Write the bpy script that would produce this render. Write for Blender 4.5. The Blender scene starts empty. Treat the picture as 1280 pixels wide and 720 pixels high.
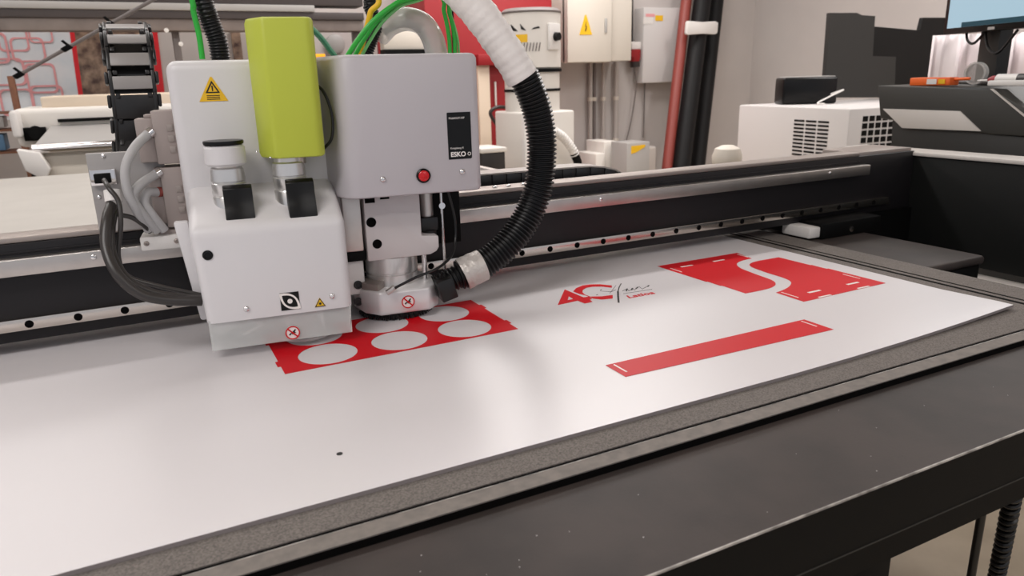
import bpy, bmesh, math, random
from mathutils import Vector, Matrix
random.seed(7)
SC = bpy.context.scene
COL = SC.collection
PI = math.pi
R = math.radians

# ------------------------------------------------------------------ helpers
def lin(v):
    v /= 255.0
    return v / 12.92 if v <= 0.04045 else ((v + 0.055) / 1.055) ** 2.4

def rgb(r, g, b):
    return (lin(r), lin(g), lin(b), 1.0)

def mat(name, col, rough=0.5, metal=0.0, noise=None, bump=None, spec=0.5, trans=0.0, emit=None, coat=0.0, alpha=1.0):
    """Principled material; noise=(scale, second colour, factor) mottles it, bump=(scale, strength) roughens it."""
    m = bpy.data.materials.new(name)
    m.use_nodes = True
    nt = m.node_tree
    p = nt.nodes['Principled BSDF']
    p.inputs['Base Color'].default_value = rgb(*col)
    p.inputs['Roughness'].default_value = rough
    p.inputs['Metallic'].default_value = metal
    p.inputs['Specular IOR Level'].default_value = spec
    p.inputs['Coat Weight'].default_value = coat
    p.inputs['Alpha'].default_value = alpha
    if trans:
        p.inputs['Transmission Weight'].default_value = trans
    if emit:
        p.inputs['Emission Color'].default_value = rgb(*emit[0])
        p.inputs['Emission Strength'].default_value = emit[1]
    tc = nt.nodes.new('ShaderNodeTexCoord')
    if noise:
        n = nt.nodes.new('ShaderNodeTexNoise')
        n.inputs['Scale'].default_value = noise[0]
        n.inputs['Detail'].default_value = 6
        nt.links.new(tc.outputs['Object'], n.inputs['Vector'])
        rmp = nt.nodes.new('ShaderNodeMapRange')
        rmp.inputs['From Min'].default_value = 0.35
        rmp.inputs['From Max'].default_value = 0.7
        rmp.inputs['To Max'].default_value = noise[2]
        nt.links.new(n.outputs['Fac'], rmp.inputs['Value'])
        mx = nt.nodes.new('ShaderNodeMix')
        mx.data_type = 'RGBA'
        mx.inputs['A'].default_value = rgb(*col)
        mx.inputs['B'].default_value = rgb(*noise[1])
        nt.links.new(rmp.outputs['Result'], mx.inputs['Factor'])
        nt.links.new(mx.outputs['Result'], p.inputs['Base Color'])
    if bump:
        n2 = nt.nodes.new('ShaderNodeTexNoise')
        n2.inputs['Scale'].default_value = bump[0]
        n2.inputs['Detail'].default_value = 4
        nt.links.new(tc.outputs['Object'], n2.inputs['Vector'])
        b = nt.nodes.new('ShaderNodeBump')
        b.inputs['Strength'].default_value = bump[1]
        b.inputs['Distance'].default_value = 0.002
        nt.links.new(n2.outputs['Fac'], b.inputs['Height'])
        nt.links.new(b.outputs['Normal'], p.inputs['Normal'])
    return m

def clear_mat(name, col, see, rough=0.3):
    """Milky see-through plastic: part of the light passes straight through, the rest scatters."""
    m = bpy.data.materials.new(name)
    m.use_nodes = True
    nt = m.node_tree
    p = nt.nodes['Principled BSDF']
    p.inputs['Base Color'].default_value = rgb(*col)
    p.inputs['Roughness'].default_value = rough
    t = nt.nodes.new('ShaderNodeBsdfTransparent')
    mx = nt.nodes.new('ShaderNodeMixShader')
    mx.inputs['Fac'].default_value = see
    out = nt.nodes['Material Output']
    nt.links.new(p.outputs['BSDF'], mx.inputs[1])
    nt.links.new(t.outputs['BSDF'], mx.inputs[2])
    nt.links.new(mx.outputs['Shader'], out.inputs['Surface'])
    return m

MATRIX = {}

def thing(name, label, cat, loc=(0, 0, 0), rz=0.0, group=None):
    o = bpy.data.objects.new(name, None)
    o.empty_display_size = 0.05
    COL.objects.link(o)
    o.location = loc
    o.rotation_euler = (0, 0, rz)
    o['label'] = label
    o['category'] = cat
    if group:
        o['group'] = group
    MATRIX[o.name] = Matrix.Translation(Vector(loc)) @ Matrix.Rotation(rz, 4, 'Z')
    return o

def tag(o, label, cat, group=None):
    o['label'] = label
    o['category'] = cat
    if group:
        o['group'] = group
    return o

def struct(o):
    o['kind'] = 'structure'
    return o

class G:
    """Collects shapes into one mesh."""
    def __init__(self):
        self.bm = bmesh.new()

    def hexa(self, p, bevel=0.0, seg=3, flat_below=None):
        """p: 4 bottom then 4 top corners, both counter-clockwise seen from above."""
        b = bmesh.new()
        v = [b.verts.new(q) for q in p]
        for f in ((3, 2, 1, 0), (4, 5, 6, 7), (0, 1, 5, 4), (1, 2, 6, 5), (2, 3, 7, 6), (3, 0, 4, 7)):
            b.faces.new([v[i] for i in f])
        if bevel:
            ed = [e for e in b.edges if flat_below is None or any(w.co.z > flat_below for w in e.verts)]
            bmesh.ops.bevel(b, geom=ed, offset=bevel, segments=seg, affect='EDGES', profile=0.5, clamp_overlap=True)
        self._take(b)
        return self

    def box(self, lo, hi, bevel=0.0, seg=2):
        x0, y0, z0 = [min(a, b) for a, b in zip(lo, hi)]
        x1, y1, z1 = [max(a, b) for a, b in zip(lo, hi)]
        return self.hexa([(x0, y0, z0), (x1, y0, z0), (x1, y1, z0), (x0, y1, z0),
                          (x0, y0, z1), (x1, y0, z1), (x1, y1, z1), (x0, y1, z1)], bevel, seg)

    def obox(self, c, dx, dy, dz, size, bevel=0.0, seg=2):
        """Box about c along three axes."""
        c = Vector(c); dx = Vector(dx).normalized(); dy = Vector(dy).normalized(); dz = Vector(dz).normalized()
        sx, sy, sz = [s / 2 for s in size]
        P = [c + dx * sx * a + dy * sy * b_ + dz * sz * e for e in (-1, 1) for a, b_ in ((-1, -1), (1, -1), (1, 1), (-1, 1))]
        return self.hexa(P, bevel, seg)

    def _take(self, b):
        bmesh.ops.recalc_face_normals(b, faces=b.faces)
        me = bpy.data.meshes.new('tmp')
        b.to_mesh(me)
        b.free()
        self.bm.from_mesh(me)
        bpy.data.meshes.remove(me)

    def prism(self, outline, origin, u, v, depth, bevel=0.0, holes=()):
        """Outline (2D) laid in the plane origin + u*a + v*b, pushed along u x v by depth."""
        o = Vector(origin); u = Vector(u).normalized(); v = Vector(v).normalized(); n = u.cross(v)
        b = bmesh.new()
        es = []
        for loop in (outline,) + tuple(holes):
            vs = [b.verts.new(o + u * a + v * c) for a, c in loop]
            for i in range(len(vs)):
                es.append(b.edges.new((vs[i], vs[(i + 1) % len(vs)])))
        r = bmesh.ops.triangle_fill(b, edges=es, use_beauty=True, use_dissolve=not holes)
        fs = [f for f in b.faces]
        r = bmesh.ops.extrude_face_region(b, geom=fs)
        nv = [g for g in r['geom'] if isinstance(g, bmesh.types.BMVert)]
        bmesh.ops.translate(b, verts=nv, vec=n * depth)
        if bevel:
            bmesh.ops.recalc_face_normals(b, faces=b.faces)
            ed = [e for e in b.edges if len(e.link_faces) == 2 and e.calc_face_angle(0) > 0.6]
            bmesh.ops.bevel(b, geom=ed, offset=bevel, segments=2, affect='EDGES', profile=0.5, clamp_overlap=True)
        self._take(b)
        return self

    def lathe(self, prof, base, axis=(0, 0, 1), n=32):
        """prof: (radius, height along axis); closed with caps where radius > 0."""
        base = Vector(base); ax = Vector(axis).normalized()
        t = Vector((1, 0, 0)) if abs(ax.x) < 0.9 else Vector((0, 1, 0))
        u = ax.cross(t).normalized(); w = ax.cross(u)
        b = bmesh.new()
        rings = []
        for r, h in prof:
            rings.append([b.verts.new(base + ax * h + (u * math.cos(2 * PI * i / n) + w * math.sin(2 * PI * i / n)) * max(r, 1e-5)) for i in range(n)])
        for a, c in zip(rings, rings[1:]):
            for i in range(n):
                b.faces.new((a[i], a[(i + 1) % n], c[(i + 1) % n], c[i]))
        b.faces.new(rings[0][::-1]); b.faces.new(rings[-1])
        self._take(b)
        return self

    def cyl(self, p0, p1, r, n=20, bevel=0.0):
        p0 = Vector(p0); p1 = Vector(p1); L = (p1 - p0).length
        if bevel:
            return self.lathe([(r - bevel, 0), (r, bevel), (r, L - bevel), (r - bevel, L)], p0, p1 - p0, n)
        return self.lathe([(r, 0), (r, L)], p0, p1 - p0, n)

    def tube(self, pts, rad, n=14, cap=True):
        """Sweep along pts; rad a number or one per point."""
        pts = [Vector(p) for p in pts]
        if not hasattr(rad, '__len__'):
            rad = [rad] * len(pts)
        b = bmesh.new()
        d = (pts[1] - pts[0]).normalized()
        t = Vector((0, 0, 1)) if abs(d.z) < 0.9 else Vector((1, 0, 0))
        u = d.cross(t).normalized()
        rings = []
        for i, p in enumerate(pts):
            d = (pts[min(i + 1, len(pts) - 1)] - pts[max(i - 1, 0)]).normalized()
            u = (u - d * u.dot(d)).normalized()
            w = d.cross(u)
            rings.append([b.verts.new(p + (u * math.cos(2 * PI * k / n) + w * math.sin(2 * PI * k / n)) * rad[i]) for k in range(n)])
        for a, c in zip(rings, rings[1:]):
            for k in range(n):
                b.faces.new((a[k], a[(k + 1) % n], c[(k + 1) % n], c[k]))
        if cap:
            b.faces.new(rings[0][::-1]); b.faces.new(rings[-1])
        self._take(b)
        return self

    def text(self, body, size, origin, u, v, depth=0.0004, shear=0.0, sx=1.0, bold=0.0):
        cu = bpy.data.curves.new('txt', 'FONT')
        cu.body = body; cu.size = size; cu.shear = shear; cu.extrude = depth / 2; cu.align_x = 'LEFT'; cu.offset = bold
        ob = bpy.data.objects.new('txt', cu)
        COL.objects.link(ob)
        dg = bpy.context.evaluated_depsgraph_get()
        me = bpy.data.meshes.new_from_object(ob.evaluated_get(dg))
        u = Vector(u).normalized(); v = Vector(v).normalized(); n = u.cross(v)
        M = Matrix(((u.x * sx, v.x, n.x, origin[0]), (u.y * sx, v.y, n.y, origin[1]), (u.z * sx, v.z, n.z, origin[2]), (0, 0, 0, 1)))
        me.transform(M)
        self.bm.from_mesh(me)
        bpy.data.objects.remove(ob); bpy.data.curves.remove(cu); bpy.data.meshes.remove(me)
        return self

    def obj(self, name, m, parent=None, smooth=True, local=False, angle=40):
        """Link as ONE mesh object. Coordinates are world ones unless local."""
        me = bpy.data.meshes.new(name)
        bmesh.ops.remove_doubles(self.bm, verts=self.bm.verts, dist=1e-6)
        self.bm.to_mesh(me)
        self.bm.free()
        me.materials.append(m)
        o = bpy.data.objects.new(name, me)
        COL.objects.link(o)
        if parent is not None:
            o.parent = parent
            MATRIX[o.name] = MATRIX[parent.name]
            if not local:
                me.transform(MATRIX[parent.name].inverted())
        else:
            MATRIX[o.name] = Matrix.Identity(4)
        if smooth:
            me.polygons.foreach_set('use_smooth', [True] * len(me.polygons))
            me.set_sharp_from_angle(angle=R(angle))
        return o

def at_base(o):
    """Move a single-mesh thing's origin to the middle of its base."""
    vs = [v.co for v in o.data.vertices]
    c = Vector((sum(v.x for v in vs) / len(vs), sum(v.y for v in vs) / len(vs), min(v.z for v in vs)))
    o.data.transform(Matrix.Translation(-c))
    o.location = c
    return o

def spline(pts, n=10):
    """Catmull-Rom through pts."""
    P = [Vector(p) for p in pts]
    P = [P[0] * 2 - P[1]] + P + [P[-1] * 2 - P[-2]]
    out = []
    for i in range(1, len(P) - 2):
        a, b, c, d = P[i - 1:i + 3]
        for k in range(n):
            t = k / n
            out.append(0.5 * ((2 * b) + (c - a) * t + (2 * a - 5 * b + 4 * c - d) * t * t + (3 * b - a - 3 * c + d) * t ** 3))
    out.append(P[-2])
    return out

def resample(pts, step):
    pts = [Vector(p) for p in pts]
    out = [pts[0]]; need = step
    for a, b in zip(pts, pts[1:]):
        L = (b - a).length; pos = 0.0
        while L - pos >= need:
            pos += need; out.append(a.lerp(b, pos / L)); need = step
        need -= L - pos
    return out

def ridged(g, pts, r, pitch, depth, n=22):
    """A corrugated hose along pts."""
    pts = resample(pts, pitch / 6)
    shape = (1, 1, 0.75, 0, 0, 0.5)
    return g.tube(pts, [r - depth * (1 - shape[i % 6]) for i in range(len(pts))], n)

def circle(r, n=32, c=(0, 0), ph=0.0):
    return [(c[0] + r * math.cos(2 * PI * i / n + ph), c[1] + r * math.sin(2 * PI * i / n + ph)) for i in range(n)]

def arc(c, rx, ry, a0, a1, n=20):
    return [(c[0] + rx * math.cos(R(a0 + (a1 - a0) * i / n)), c[1] + ry * math.sin(R(a0 + (a1 - a0) * i / n))) for i in range(n + 1)]

def dup(root, loc, label, rz=None):
    r = root.copy(); COL.objects.link(r); r.location = loc; r['label'] = label
    if rz is not None:
        r.rotation_euler = (0, 0, rz)
    for ch in list(root.children):
        c = ch.copy(); COL.objects.link(c); c.parent = r
        for gc in list(ch.children):
            d = gc.copy(); COL.objects.link(d); d.parent = c
    return r

XA, YA, ZA = (1, 0, 0), (0, 1, 0), (0, 0, 1)

# ------------------------------------------------------------------ materials
m_wall = mat('painted_wall', (196, 189, 185), 0.7, noise=(3, (186, 179, 176), 0.4))
m_wall_red = mat('red_paint', (150, 26, 32), 0.5)
m_ceiling = mat('ceiling_paint', (200, 196, 192), 0.8)
m_floor = mat('concrete_floor', (206, 190, 168), 0.55, noise=(5, (176, 160, 138), 0.8))
m_board = mat('gloss_white_sheet', (217, 213, 215), 0.34, spec=0.6)
m_print = mat('red_print', (204, 14, 28), 0.45, spec=0.2)
m_printwhite = mat('unprinted_white', (236, 230, 226), 0.35)
m_side = mat('grey_sheet_side', (136, 128, 128), 0.6)  # side faces of the sheet, a darker grey than its top
m_mat = mat('pale_bed_mat', (182, 178, 172), 0.7, noise=(6, (172, 168, 162), 0.6), spec=.3)
m_ink = mat('black_ink', (22, 20, 20), 0.5)
m_felt = mat('grey_felt_mat', (128, 121, 116), 0.85, noise=(520, (84, 80, 77), 0.9), bump=(900, 0.35), spec=0.25)
m_felt_edge = mat('grey_edge_strip', (128, 121, 115), 0.7, noise=(90, (100, 95, 92), 0.6), spec=0.3)
m_ledge = mat('worn_dark_ledge', (63, 55, 52), 0.55, noise=(14, (48, 43, 41), 0.8), bump=(300, 0.05), spec=0.3)
m_worn_gleam = mat('worn_edge_and_gleam', (196, 190, 184), 0.5, noise=(40, (70, 66, 64), 1.0))  # bare wear on the ledge edge, painted gleam beside the groove
m_black = mat('black_paint', (6, 6, 6), 0.6, spec=0.15)
m_beam = mat('black_anodised', (31, 29, 31), 0.45, spec=0.3)
m_housing = mat('black_texture_paint', (19, 20, 19), 0.6, bump=(500, 0.12), spec=0.3)
m_groove = mat('dark_groove', (6, 5, 5), 0.9, spec=.1)
m_steel = mat('polished_steel', (214, 206, 198), 0.22, 1.0)
m_alu = mat('brushed_aluminium', (205, 199, 194), 0.38, 1.0, noise=(30, (180, 174, 170), 0.4))
m_alu_dull = mat('dull_aluminium', (164, 154, 148), 0.5, 0.7)
m_chrome = mat('chrome', (228, 226, 226), 0.12, 1.0)
m_holder = mat('satin_steel', (222, 220, 218), 0.3, 0.85)
m_block = mat('painted_block', (206, 200, 199), 0.45, 0.1)
m_shoe = mat('pale_shoe_metal', (226, 224, 224), 0.32, 0.25)
m_cover = mat('white_plastic_cover', (214, 211, 212), 0.38)
m_cover2 = mat('light_grey_plastic_cover', (188, 183, 187), 0.38)
m_green = mat('lime_plastic', (186, 196, 66), 0.4)
m_rubber = mat('black_rubber', (9, 9, 10), 0.36)
m_blackgloss = mat('black_gloss_plastic', (8, 8, 9), 0.3, spec=.3)
m_yellow = mat('warning_yellow', (236, 186, 28), 0.45)
m_white = mat('white_plastic', (228, 224, 220), 0.4)
m_cable = mat('grey_cable', (176, 174, 174), 0.5)
m_cable_dark = mat('dark_cable', (50, 46, 44), 0.35)
m_connector = mat('grey_connector_metal', (158, 146, 141), 0.5, 0.15)
m_plate = mat('grey_metal_plate', (158, 154, 152), 0.45, 0.2)
m_guard = clear_mat('frosted_guard', (226, 228, 226), 0.62, 0.25)
m_clear = clear_mat('clear_duct', (206, 204, 200), 0.35, 0.15)
m_wrap = mat('white_fabric_wrap', (236, 230, 226), 0.45, bump=(90, 0.5))
m_tape = mat('silver_tape', (196, 190, 184), 0.35, 0.3, bump=(160, 0.8))
m_greentube = mat('green_air_tube', (44, 170, 58), 0.3)
m_greentube2 = mat('pale_green_air_tube', (120, 200, 120), 0.25)
m_amber = mat('amber_lens', (250, 170, 30), 0.3, emit=((255, 170, 40), 1.2))
m_redbutton = mat('red_button', (190, 16, 26), 0.25, emit=((255, 30, 30), 0.06))
m_chain = mat('chain_plastic', (30, 29, 30), 0.35)
m_chain_plate = mat('chain_grey_crossbar', (150, 145, 143), 0.4)
m_cream = mat('cream_enamel', (214, 206, 194), 0.5)
m_offwhite = mat('offwhite_enamel', (224, 219, 212), 0.5)
m_fuse = mat('pale_grey_enamel', (204, 200, 198), 0.5)
m_grey = mat('mid_grey_enamel', (168, 165, 162), 0.5)
m_darkgrey = mat('dark_grey_board', (38, 37, 35), 0.6)
m_panelblack = mat('black_board', (13, 12, 12), 0.65, spec=.3)
m_redbrown = mat('red_brown_film', (140, 62, 54), 0.5)
m_filmblack = mat('black_film', (20, 19, 20), 0.55, spec=0.25)
m_printer = mat('charcoal_plastic', (54, 53, 50), 0.5)
m_printer_dark = mat('darker_charcoal_plastic', (42, 41, 39), 0.5)
m_strip = mat('pale_edge_strip', (206, 200, 194), 0.4)
m_screen = mat('lit_screen', (20, 20, 22), 0.3, emit=((176, 206, 222), 1.0))
m_taskbar = mat('lit_taskbar', (10, 20, 24), 0.3, emit=((24, 70, 84), 0.8))
m_orange = mat('orange_plastic', (236, 104, 36), 0.45)
m_poster = mat('white_poster', (226, 226, 228), 0.5, noise=(7, (204, 216, 224), 0.7))
m_poster_red = mat('poster_red', (214, 34, 44), 0.5)
m_poster_pink = mat('poster_pink_line', (228, 158, 160), 0.5)
m_photo = mat('dark_photo_print', (66, 44, 40), 0.5, noise=(13, (176, 150, 128), 1.0))
m_wood = mat('brown_wood', (128, 82, 56), 0.6, noise=(20, (100, 62, 44), 0.7))
m_beige = mat('beige_board', (226, 208, 186), 0.55)
m_steelgrey = mat('grey_painted_steel', (112, 104, 101), 0.5)
m_rackgrey = mat('dark_rack_paint', (70, 63, 62), 0.6)
m_rackpale = mat('scuffed_rack_flange', (112, 101, 96), 0.6, noise=(4, (146, 136, 130), 0.8))
m_steelpale = mat('pale_painted_steel', (180, 172, 166), 0.5)
m_blue = mat('blue_plastic', (84, 120, 152), 0.5)
m_greenstrap = mat('dark_green_strap', (24, 96, 66), 0.5)

# ------------------------------------------------------------------ the room
BACK, RIGHT, CEIL = 5.0, 6.2, 3.3
struct(G().box((-7, -4.5, -0.1), (RIGHT + .1, BACK + .1, 0)).obj('floor', m_floor, smooth=False))
struct(G().box((-7, BACK, 0), (RIGHT + .1, BACK + .12, CEIL)).obj('wall_back', m_wall, smooth=False))
struct(G().box((RIGHT, -4.5, 0), (RIGHT + .12, BACK, CEIL)).obj('wall_right', m_wall, smooth=False))
struct(G().box((-7, -4.5, CEIL), (RIGHT + .1, BACK + .1, CEIL + .1)).obj('ceiling', m_ceiling, smooth=False))

# ------------------------------------------------------------------ the cutting table
BT = 0.9            # top of the sheet
BED = 0.8955       # top of the felt bed
table = thing('cutting_table', 'large black flatbed cutting table with grey felt bed under the white sheet', 'cutting table', (0, 1, 0))
BX0, BX1 = -2.3, 1.462
LZ, LY0, EY = 0.8865, -0.7927, -0.6497
G().box((BX0, -0.6238, 0.80), (BX1, 2.66, BED)).obj('felt_bed', m_felt, table, smooth=False)
G().box((BX0, EY, BED - .0012), (BX1, -0.6292, BED)).obj('edge_strip', m_felt_edge, table, smooth=False)
G().box((BX0, EY + .0002, 0.80), (BX1, -0.6294, BED - .0012)).obj('edge_core', m_groove, table, smooth=False)
G().box((BX0, -0.6294, 0.80), (BX1, -0.6238, BED - 0.0012)).obj('groove', m_groove, table, smooth=False)
G().box((1.372, -0.6, BED), (1.379, 2.6, BED + 0.0006)).obj('cut_line', m_groove, table, smooth=False)
G().box((1.392, -0.6, BED), (1.396, 2.6, BED + 0.0006)).obj('cut_line', m_groove, table, smooth=False)
led = G().box((BX0, LY0, LZ - .0025), (1.75, EY - .0002, LZ)).obj('ledge', m_ledge, table, smooth=False)
G().box((BX0, LY0 - .0006, LZ - .0018), (1.75, LY0 + .0006, LZ + .0003)).obj('worn_edge', m_worn_gleam, led, smooth=False)
sk_ = G().box((BX0, LY0 - .0002, 0.826), (1.75, LY0 + .012, LZ - .0025)).obj('skirt', m_black, table, smooth=False)
G().box((BX0, LY0 - .0008, 0.8250), (1.75, LY0 + .012, 0.8266)).obj('skirt_edge', m_darkgrey, sk_, smooth=False)
G().box((BX0, -0.74, 0.735), (1.75, -0.70, 0.826)).obj('rail', m_black, table, smooth=False)
G().box((BX0, LY0 + .012, 0.826), (1.75, -0.66, 0.832)).obj('lip', m_black, table, smooth=False)
G().box((BX0 + .05, 0.40, BED), (1.34, 2.63, BED + .004), .001).obj('pale_mat', m_mat, table, smooth=False)
G().box((BX0, -0.6300, BED - .001), (BX1, -0.6293, BED + .0003)).obj('groove_gleam', m_worn_gleam, table, smooth=False)  # thin pale strip along the groove; its gleam is put into the colour
random.seed(11)
g = G()
for k in range(42):
    x, y, r = random.uniform(.2, 1.6), random.uniform(LY0 + .01, EY - .01), random.choice((.0004, .0005, .0007))
    g.prism(circle(r, 6, (x, y), random.random()), (0, 0, LZ), XA, YA, .0003)
ds = g.obj('dust', m_grey, led, smooth=False)
ds['kind'] = 'stuff'
for x0 in (-1.9, 0.77):
    G().box((x0, -0.735, 0.02), (x0 + 0.09, -0.60, 0.80), 0.006).box((x0 - .02, -0.76, 0), (x0 + .11, -.58, .02), .004).obj('leg', m_black, table)
for x0 in (-1.9, 1.2):
    G().box((x0, 2.3, 0.0), (x0 + 0.1, 2.42, 0.80), 0.006).obj('leg', m_black, table)
# drive tray beside the bed, the pale rail beyond it
G().box((1.462, -0.70, 0.62), (1.50, 2.66, 0.86)).obj('side_panel', m_black, table, smooth=False)
G().box((1.50, -0.70, 0.70), (1.86, 2.66, 0.72)).obj('drive_tray', m_black, table, smooth=False)
G().box((1.86, -0.9, 0.66), (1.90, 2.66, 0.776)).obj('drive_rail', m_black, table, smooth=False)
G().box((1.855, -0.9, 0.776), (1.90, 2.66, 0.784), 0.002).obj('rail_edge', m_strip, table)

# ------------------------------------------------------------------ the printed sheet
def sheet_front(x):
    return -0.586 if x < 0.85 else -0.586 + 0.020 * ((x - 0.85) / 0.482) ** 1.5

board = thing('printed_sheet', 'large white sheet with red printed shapes lying on the cutting table', 'printed sheet', (0, 0, BED))
b = bmesh.new()
xs = [-1.72 + 0.2 * i for i in range(13)] + [0.85, 0.95, 1.05, 1.12, 1.18, 1.24, 1.29, 1.332]
xs = sorted(set([x for x in xs if x < 0.85] + [0.85, 0.95, 1.05, 1.12, 1.18, 1.24, 1.29, 1.332]))
vs = {}
for i, x in enumerate(xs):
    f = sheet_front(x)
    for j, y in enumerate((f, f + .02, -0.45, -0.2, 0.32)):
        lift = 0.0035 * max(0, (x - 0.95) / 0.38) ** 2 if j < 2 else 0
        for k, z in enumerate((BED + 0.0002, BT)):
            vs[i, j, k] = b.verts.new((x, y, z + lift))
n_, m_ = len(xs), 5
for i in range(n_ - 1):
    for j in range(m_ - 1):
        b.faces.new((vs[i, j, 1], vs[i + 1, j, 1], vs[i + 1, j + 1, 1], vs[i, j + 1, 1]))
        b.faces.new((vs[i, j, 0], vs[i, j + 1, 0], vs[i + 1, j + 1, 0], vs[i + 1, j, 0]))
for i in range(n_ - 1):
    b.faces.new((vs[i, 0, 0], vs[i + 1, 0, 0], vs[i + 1, 0, 1], vs[i, 0, 1]))
    b.faces.new((vs[i, m_ - 1, 1], vs[i + 1, m_ - 1, 1], vs[i + 1, m_ - 1, 0], vs[i, m_ - 1, 0]))
for j in range(m_ - 1):
    b.faces.new((vs[0, j, 1], vs[0, j + 1, 1], vs[0, j + 1, 0], vs[0, j, 0]))
    b.faces.new((vs[n_ - 1, j, 0], vs[n_ - 1, j + 1, 0], vs[n_ - 1, j + 1, 1], vs[n_ - 1, j, 1]))
g = G(); g._take(b)
sh_o = g.obj('sheet', m_board, board, smooth=False)
sh_o.data.materials.append(m_side)
for p in sh_o.data.polygons:
    if abs(p.normal.z) < .5:
        p.material_index = 1
PZ = BT + 0.0002

def printed(name, outline, m=m_print, holes=(), parent=board, lift=0.0, label=None):
    o = G().prism(outline, (0, 0, PZ + lift), XA, YA, 0.0003, holes=holes).obj(name, m, parent, smooth=False)
    if label:
        o['label'] = label
    return o

def slot(par, x, y, w, h, a=0.0):
    c, s = math.cos(a), math.sin(a)
    pts = [(x + c * u - s * v, y + s * u + c * v) for u, v in ((-w / 2, -h / 2), (w / 2, -h / 2), (w / 2, h / 2), (-w / 2, h / 2))]
    return G().prism(pts, (0, 0, PZ + 0.0002), XA, YA, 0.0004).obj('slot', m_printwhite, par, smooth=False)

# long strip with rounded near corner
sx0, sx1, sy0, sy1 = 0.6657, 1.0195, -0.499, -0.4462
strip = printed('printed_strip', [(sx1, sy0), (sx1, sy1), (sx0, sy1), (sx0, sy0 + .009)] + arc((sx0 + .009, sy0 + .009), .009, .009, 180, 270, 6), label='long red printed strip')
slot(strip, sx0 + .010, sy1 - .018, .0022, .028); slot(strip, sx1 - .010, sy1 - .018, .0022, .028)
# six-hole panel
hx, hy = (0.3633, 0.4662, 0.5680), (-0.2165, -0.1335)
pan = [(0.2973, -0.2615), (0.6348, -0.2615), (0.6348, -.232), (.6388, -.232), (.6388, -.215), (.6348, -.215), (.6348, -.142), (.6388, -.142), (.6388, -.122), (.6348, -.122), (0.6348, -0.0885),
       (0.2973, -0.0885), (.2973, -.118), (.2933, -.118), (.2933, -.138), (.2973, -.138), (.2973, -.212), (.2933, -.212), (.2933, -.232), (.2973, -.232)]
printed('holed_panel', pan, holes=[circle(0.0400, 48, (x, y)) for x in hx for y in hy], label='red printed panel with six round holes')
# two halves of a panel with an S-shaped gap
def bez(a, b_, c, d, n=14):
    return [tuple((1 - t) ** 3 * a[i] + 3 * (1 - t) ** 2 * t * b_[i] + 3 * (1 - t) * t * t * c[i] + t ** 3 * d[i] for i in (0, 1)) for t in [k / n for k in range(n + 1)]]
cA = bez((1.2277, -.126), (1.165, -.125), (1.155, -.165), (1.1505, -.200)) + bez((1.1505, -.200), (1.142, -.245), (1.150, -.268), (1.125, -.288))[1:] + bez((1.125, -.288), (1.105, -.302), (1.085, -.300), (1.0446, -.300))[1:]
pa = printed('curved_panel', [(1.0355, -.075), (1.2383, -.075)] + cA + [(1.0446, -.243), (1.040, -.243), (1.040, -.215), (1.0446, -.215), (1.0446, -.212), (1.0385, -.150), (1.0355, -.090)][:1] + [(1.0415, -.243), (1.0415, -.21), (1.0385, -.21)], label='left half of the red printed panel with a wavy right edge')
slot(pa, 1.082, -.105, .028, .0055); slot(pa, 1.162, -.105, .028, .0055); slot(pa, 1.0455, -.118, .0022, .034); slot(pa, 1.229, -.10, .0022, .030)
cB = bez((1.2247, -.1475), (1.185, -.150), (1.178, -.170), (1.1749, -.2016)) + bez((1.1749, -.2016), (1.168, -.245), (1.178, -.275), (1.155, -.295))[1:] + bez((1.155, -.295), (1.135, -.312), (1.115, -.318), (1.09, -.323))[1:]
pb = printed('curved_panel', [(1.2786, -.1475)] + cB + [(1.0885, -.383), (1.2885, -.379), (1.2875, -.26), (1.2835, -.26), (1.2835, -.225), (1.2805, -.225)], label='right half of the red printed panel with a wavy left edge')
slot(pb, 1.147, -.352, .028, .0055); slot(pb, 1.240, -.352, .028, .0055); slot(pb, 1.098, -.345, .0022, .036); slot(pb, 1.276, -.32, .0022, .036)
slot(pb, 1.14, -.3795, .028, .0045); slot(pb, 1.235, -.3775, .028, .0045)
# the logo
logo = G()
logo.prism([p[:2] for p in ((0.7447, -0.1901, 0.9), (0.8011, -0.1177, 0.9), (0.8032, -0.1761, 0.9), (0.813, -0.1768, 0.9), (0.81, -0.1913, 0.9), (0.8054, -0.1911, 0.9), (0.802, -0.2049, 0.9), (0.7867, -0.2059, 0.9), (0.785, -0.1864, 0.9))], (0, 0, PZ), XA, YA, .0003,
           holes=[[p[:2] for p in ((0.7721, -0.1757, 0.9), (0.7858, -0.1569, 0.9), (0.7836, -0.1747, 0.9))]])
logo.prism([p[:2] for p in ((0.8072, -0.1362, 0.9), (0.8218, -0.1218, 0.9), (0.8402, -0.1135, 0.9), (0.8561, -0.1149, 0.9), (0.871, -0.1232, 0.9), (0.884, -0.1412, 0.9), (0.8765, -0.1522, 0.9), (0.8657, -0.1363, 0.9), (0.8524, -0.1285, 0.9), (0.839, -0.1285, 0.9), (0.8264, -0.1367, 0.9), (0.818, -0.1488, 0.9),
            (0.8139, -0.1628, 0.9), (0.8153, -0.1782, 0.9), (0.8317, -0.1874, 0.9), (0.8521, -0.1902, 0.9), (0.8412, -0.2065, 0.9), (0.822, -0.202, 0.9), (0.8138, -0.1904, 0.9), (0.8127, -0.1699, 0.9), (0.8082, -0.1541, 0.9))], (0, 0, PZ), XA, YA, .0003)
lo = logo.obj('logo', m_print, board, smooth=False)
lo['label'] = 'red and black printed logo'
g = G()
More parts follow.
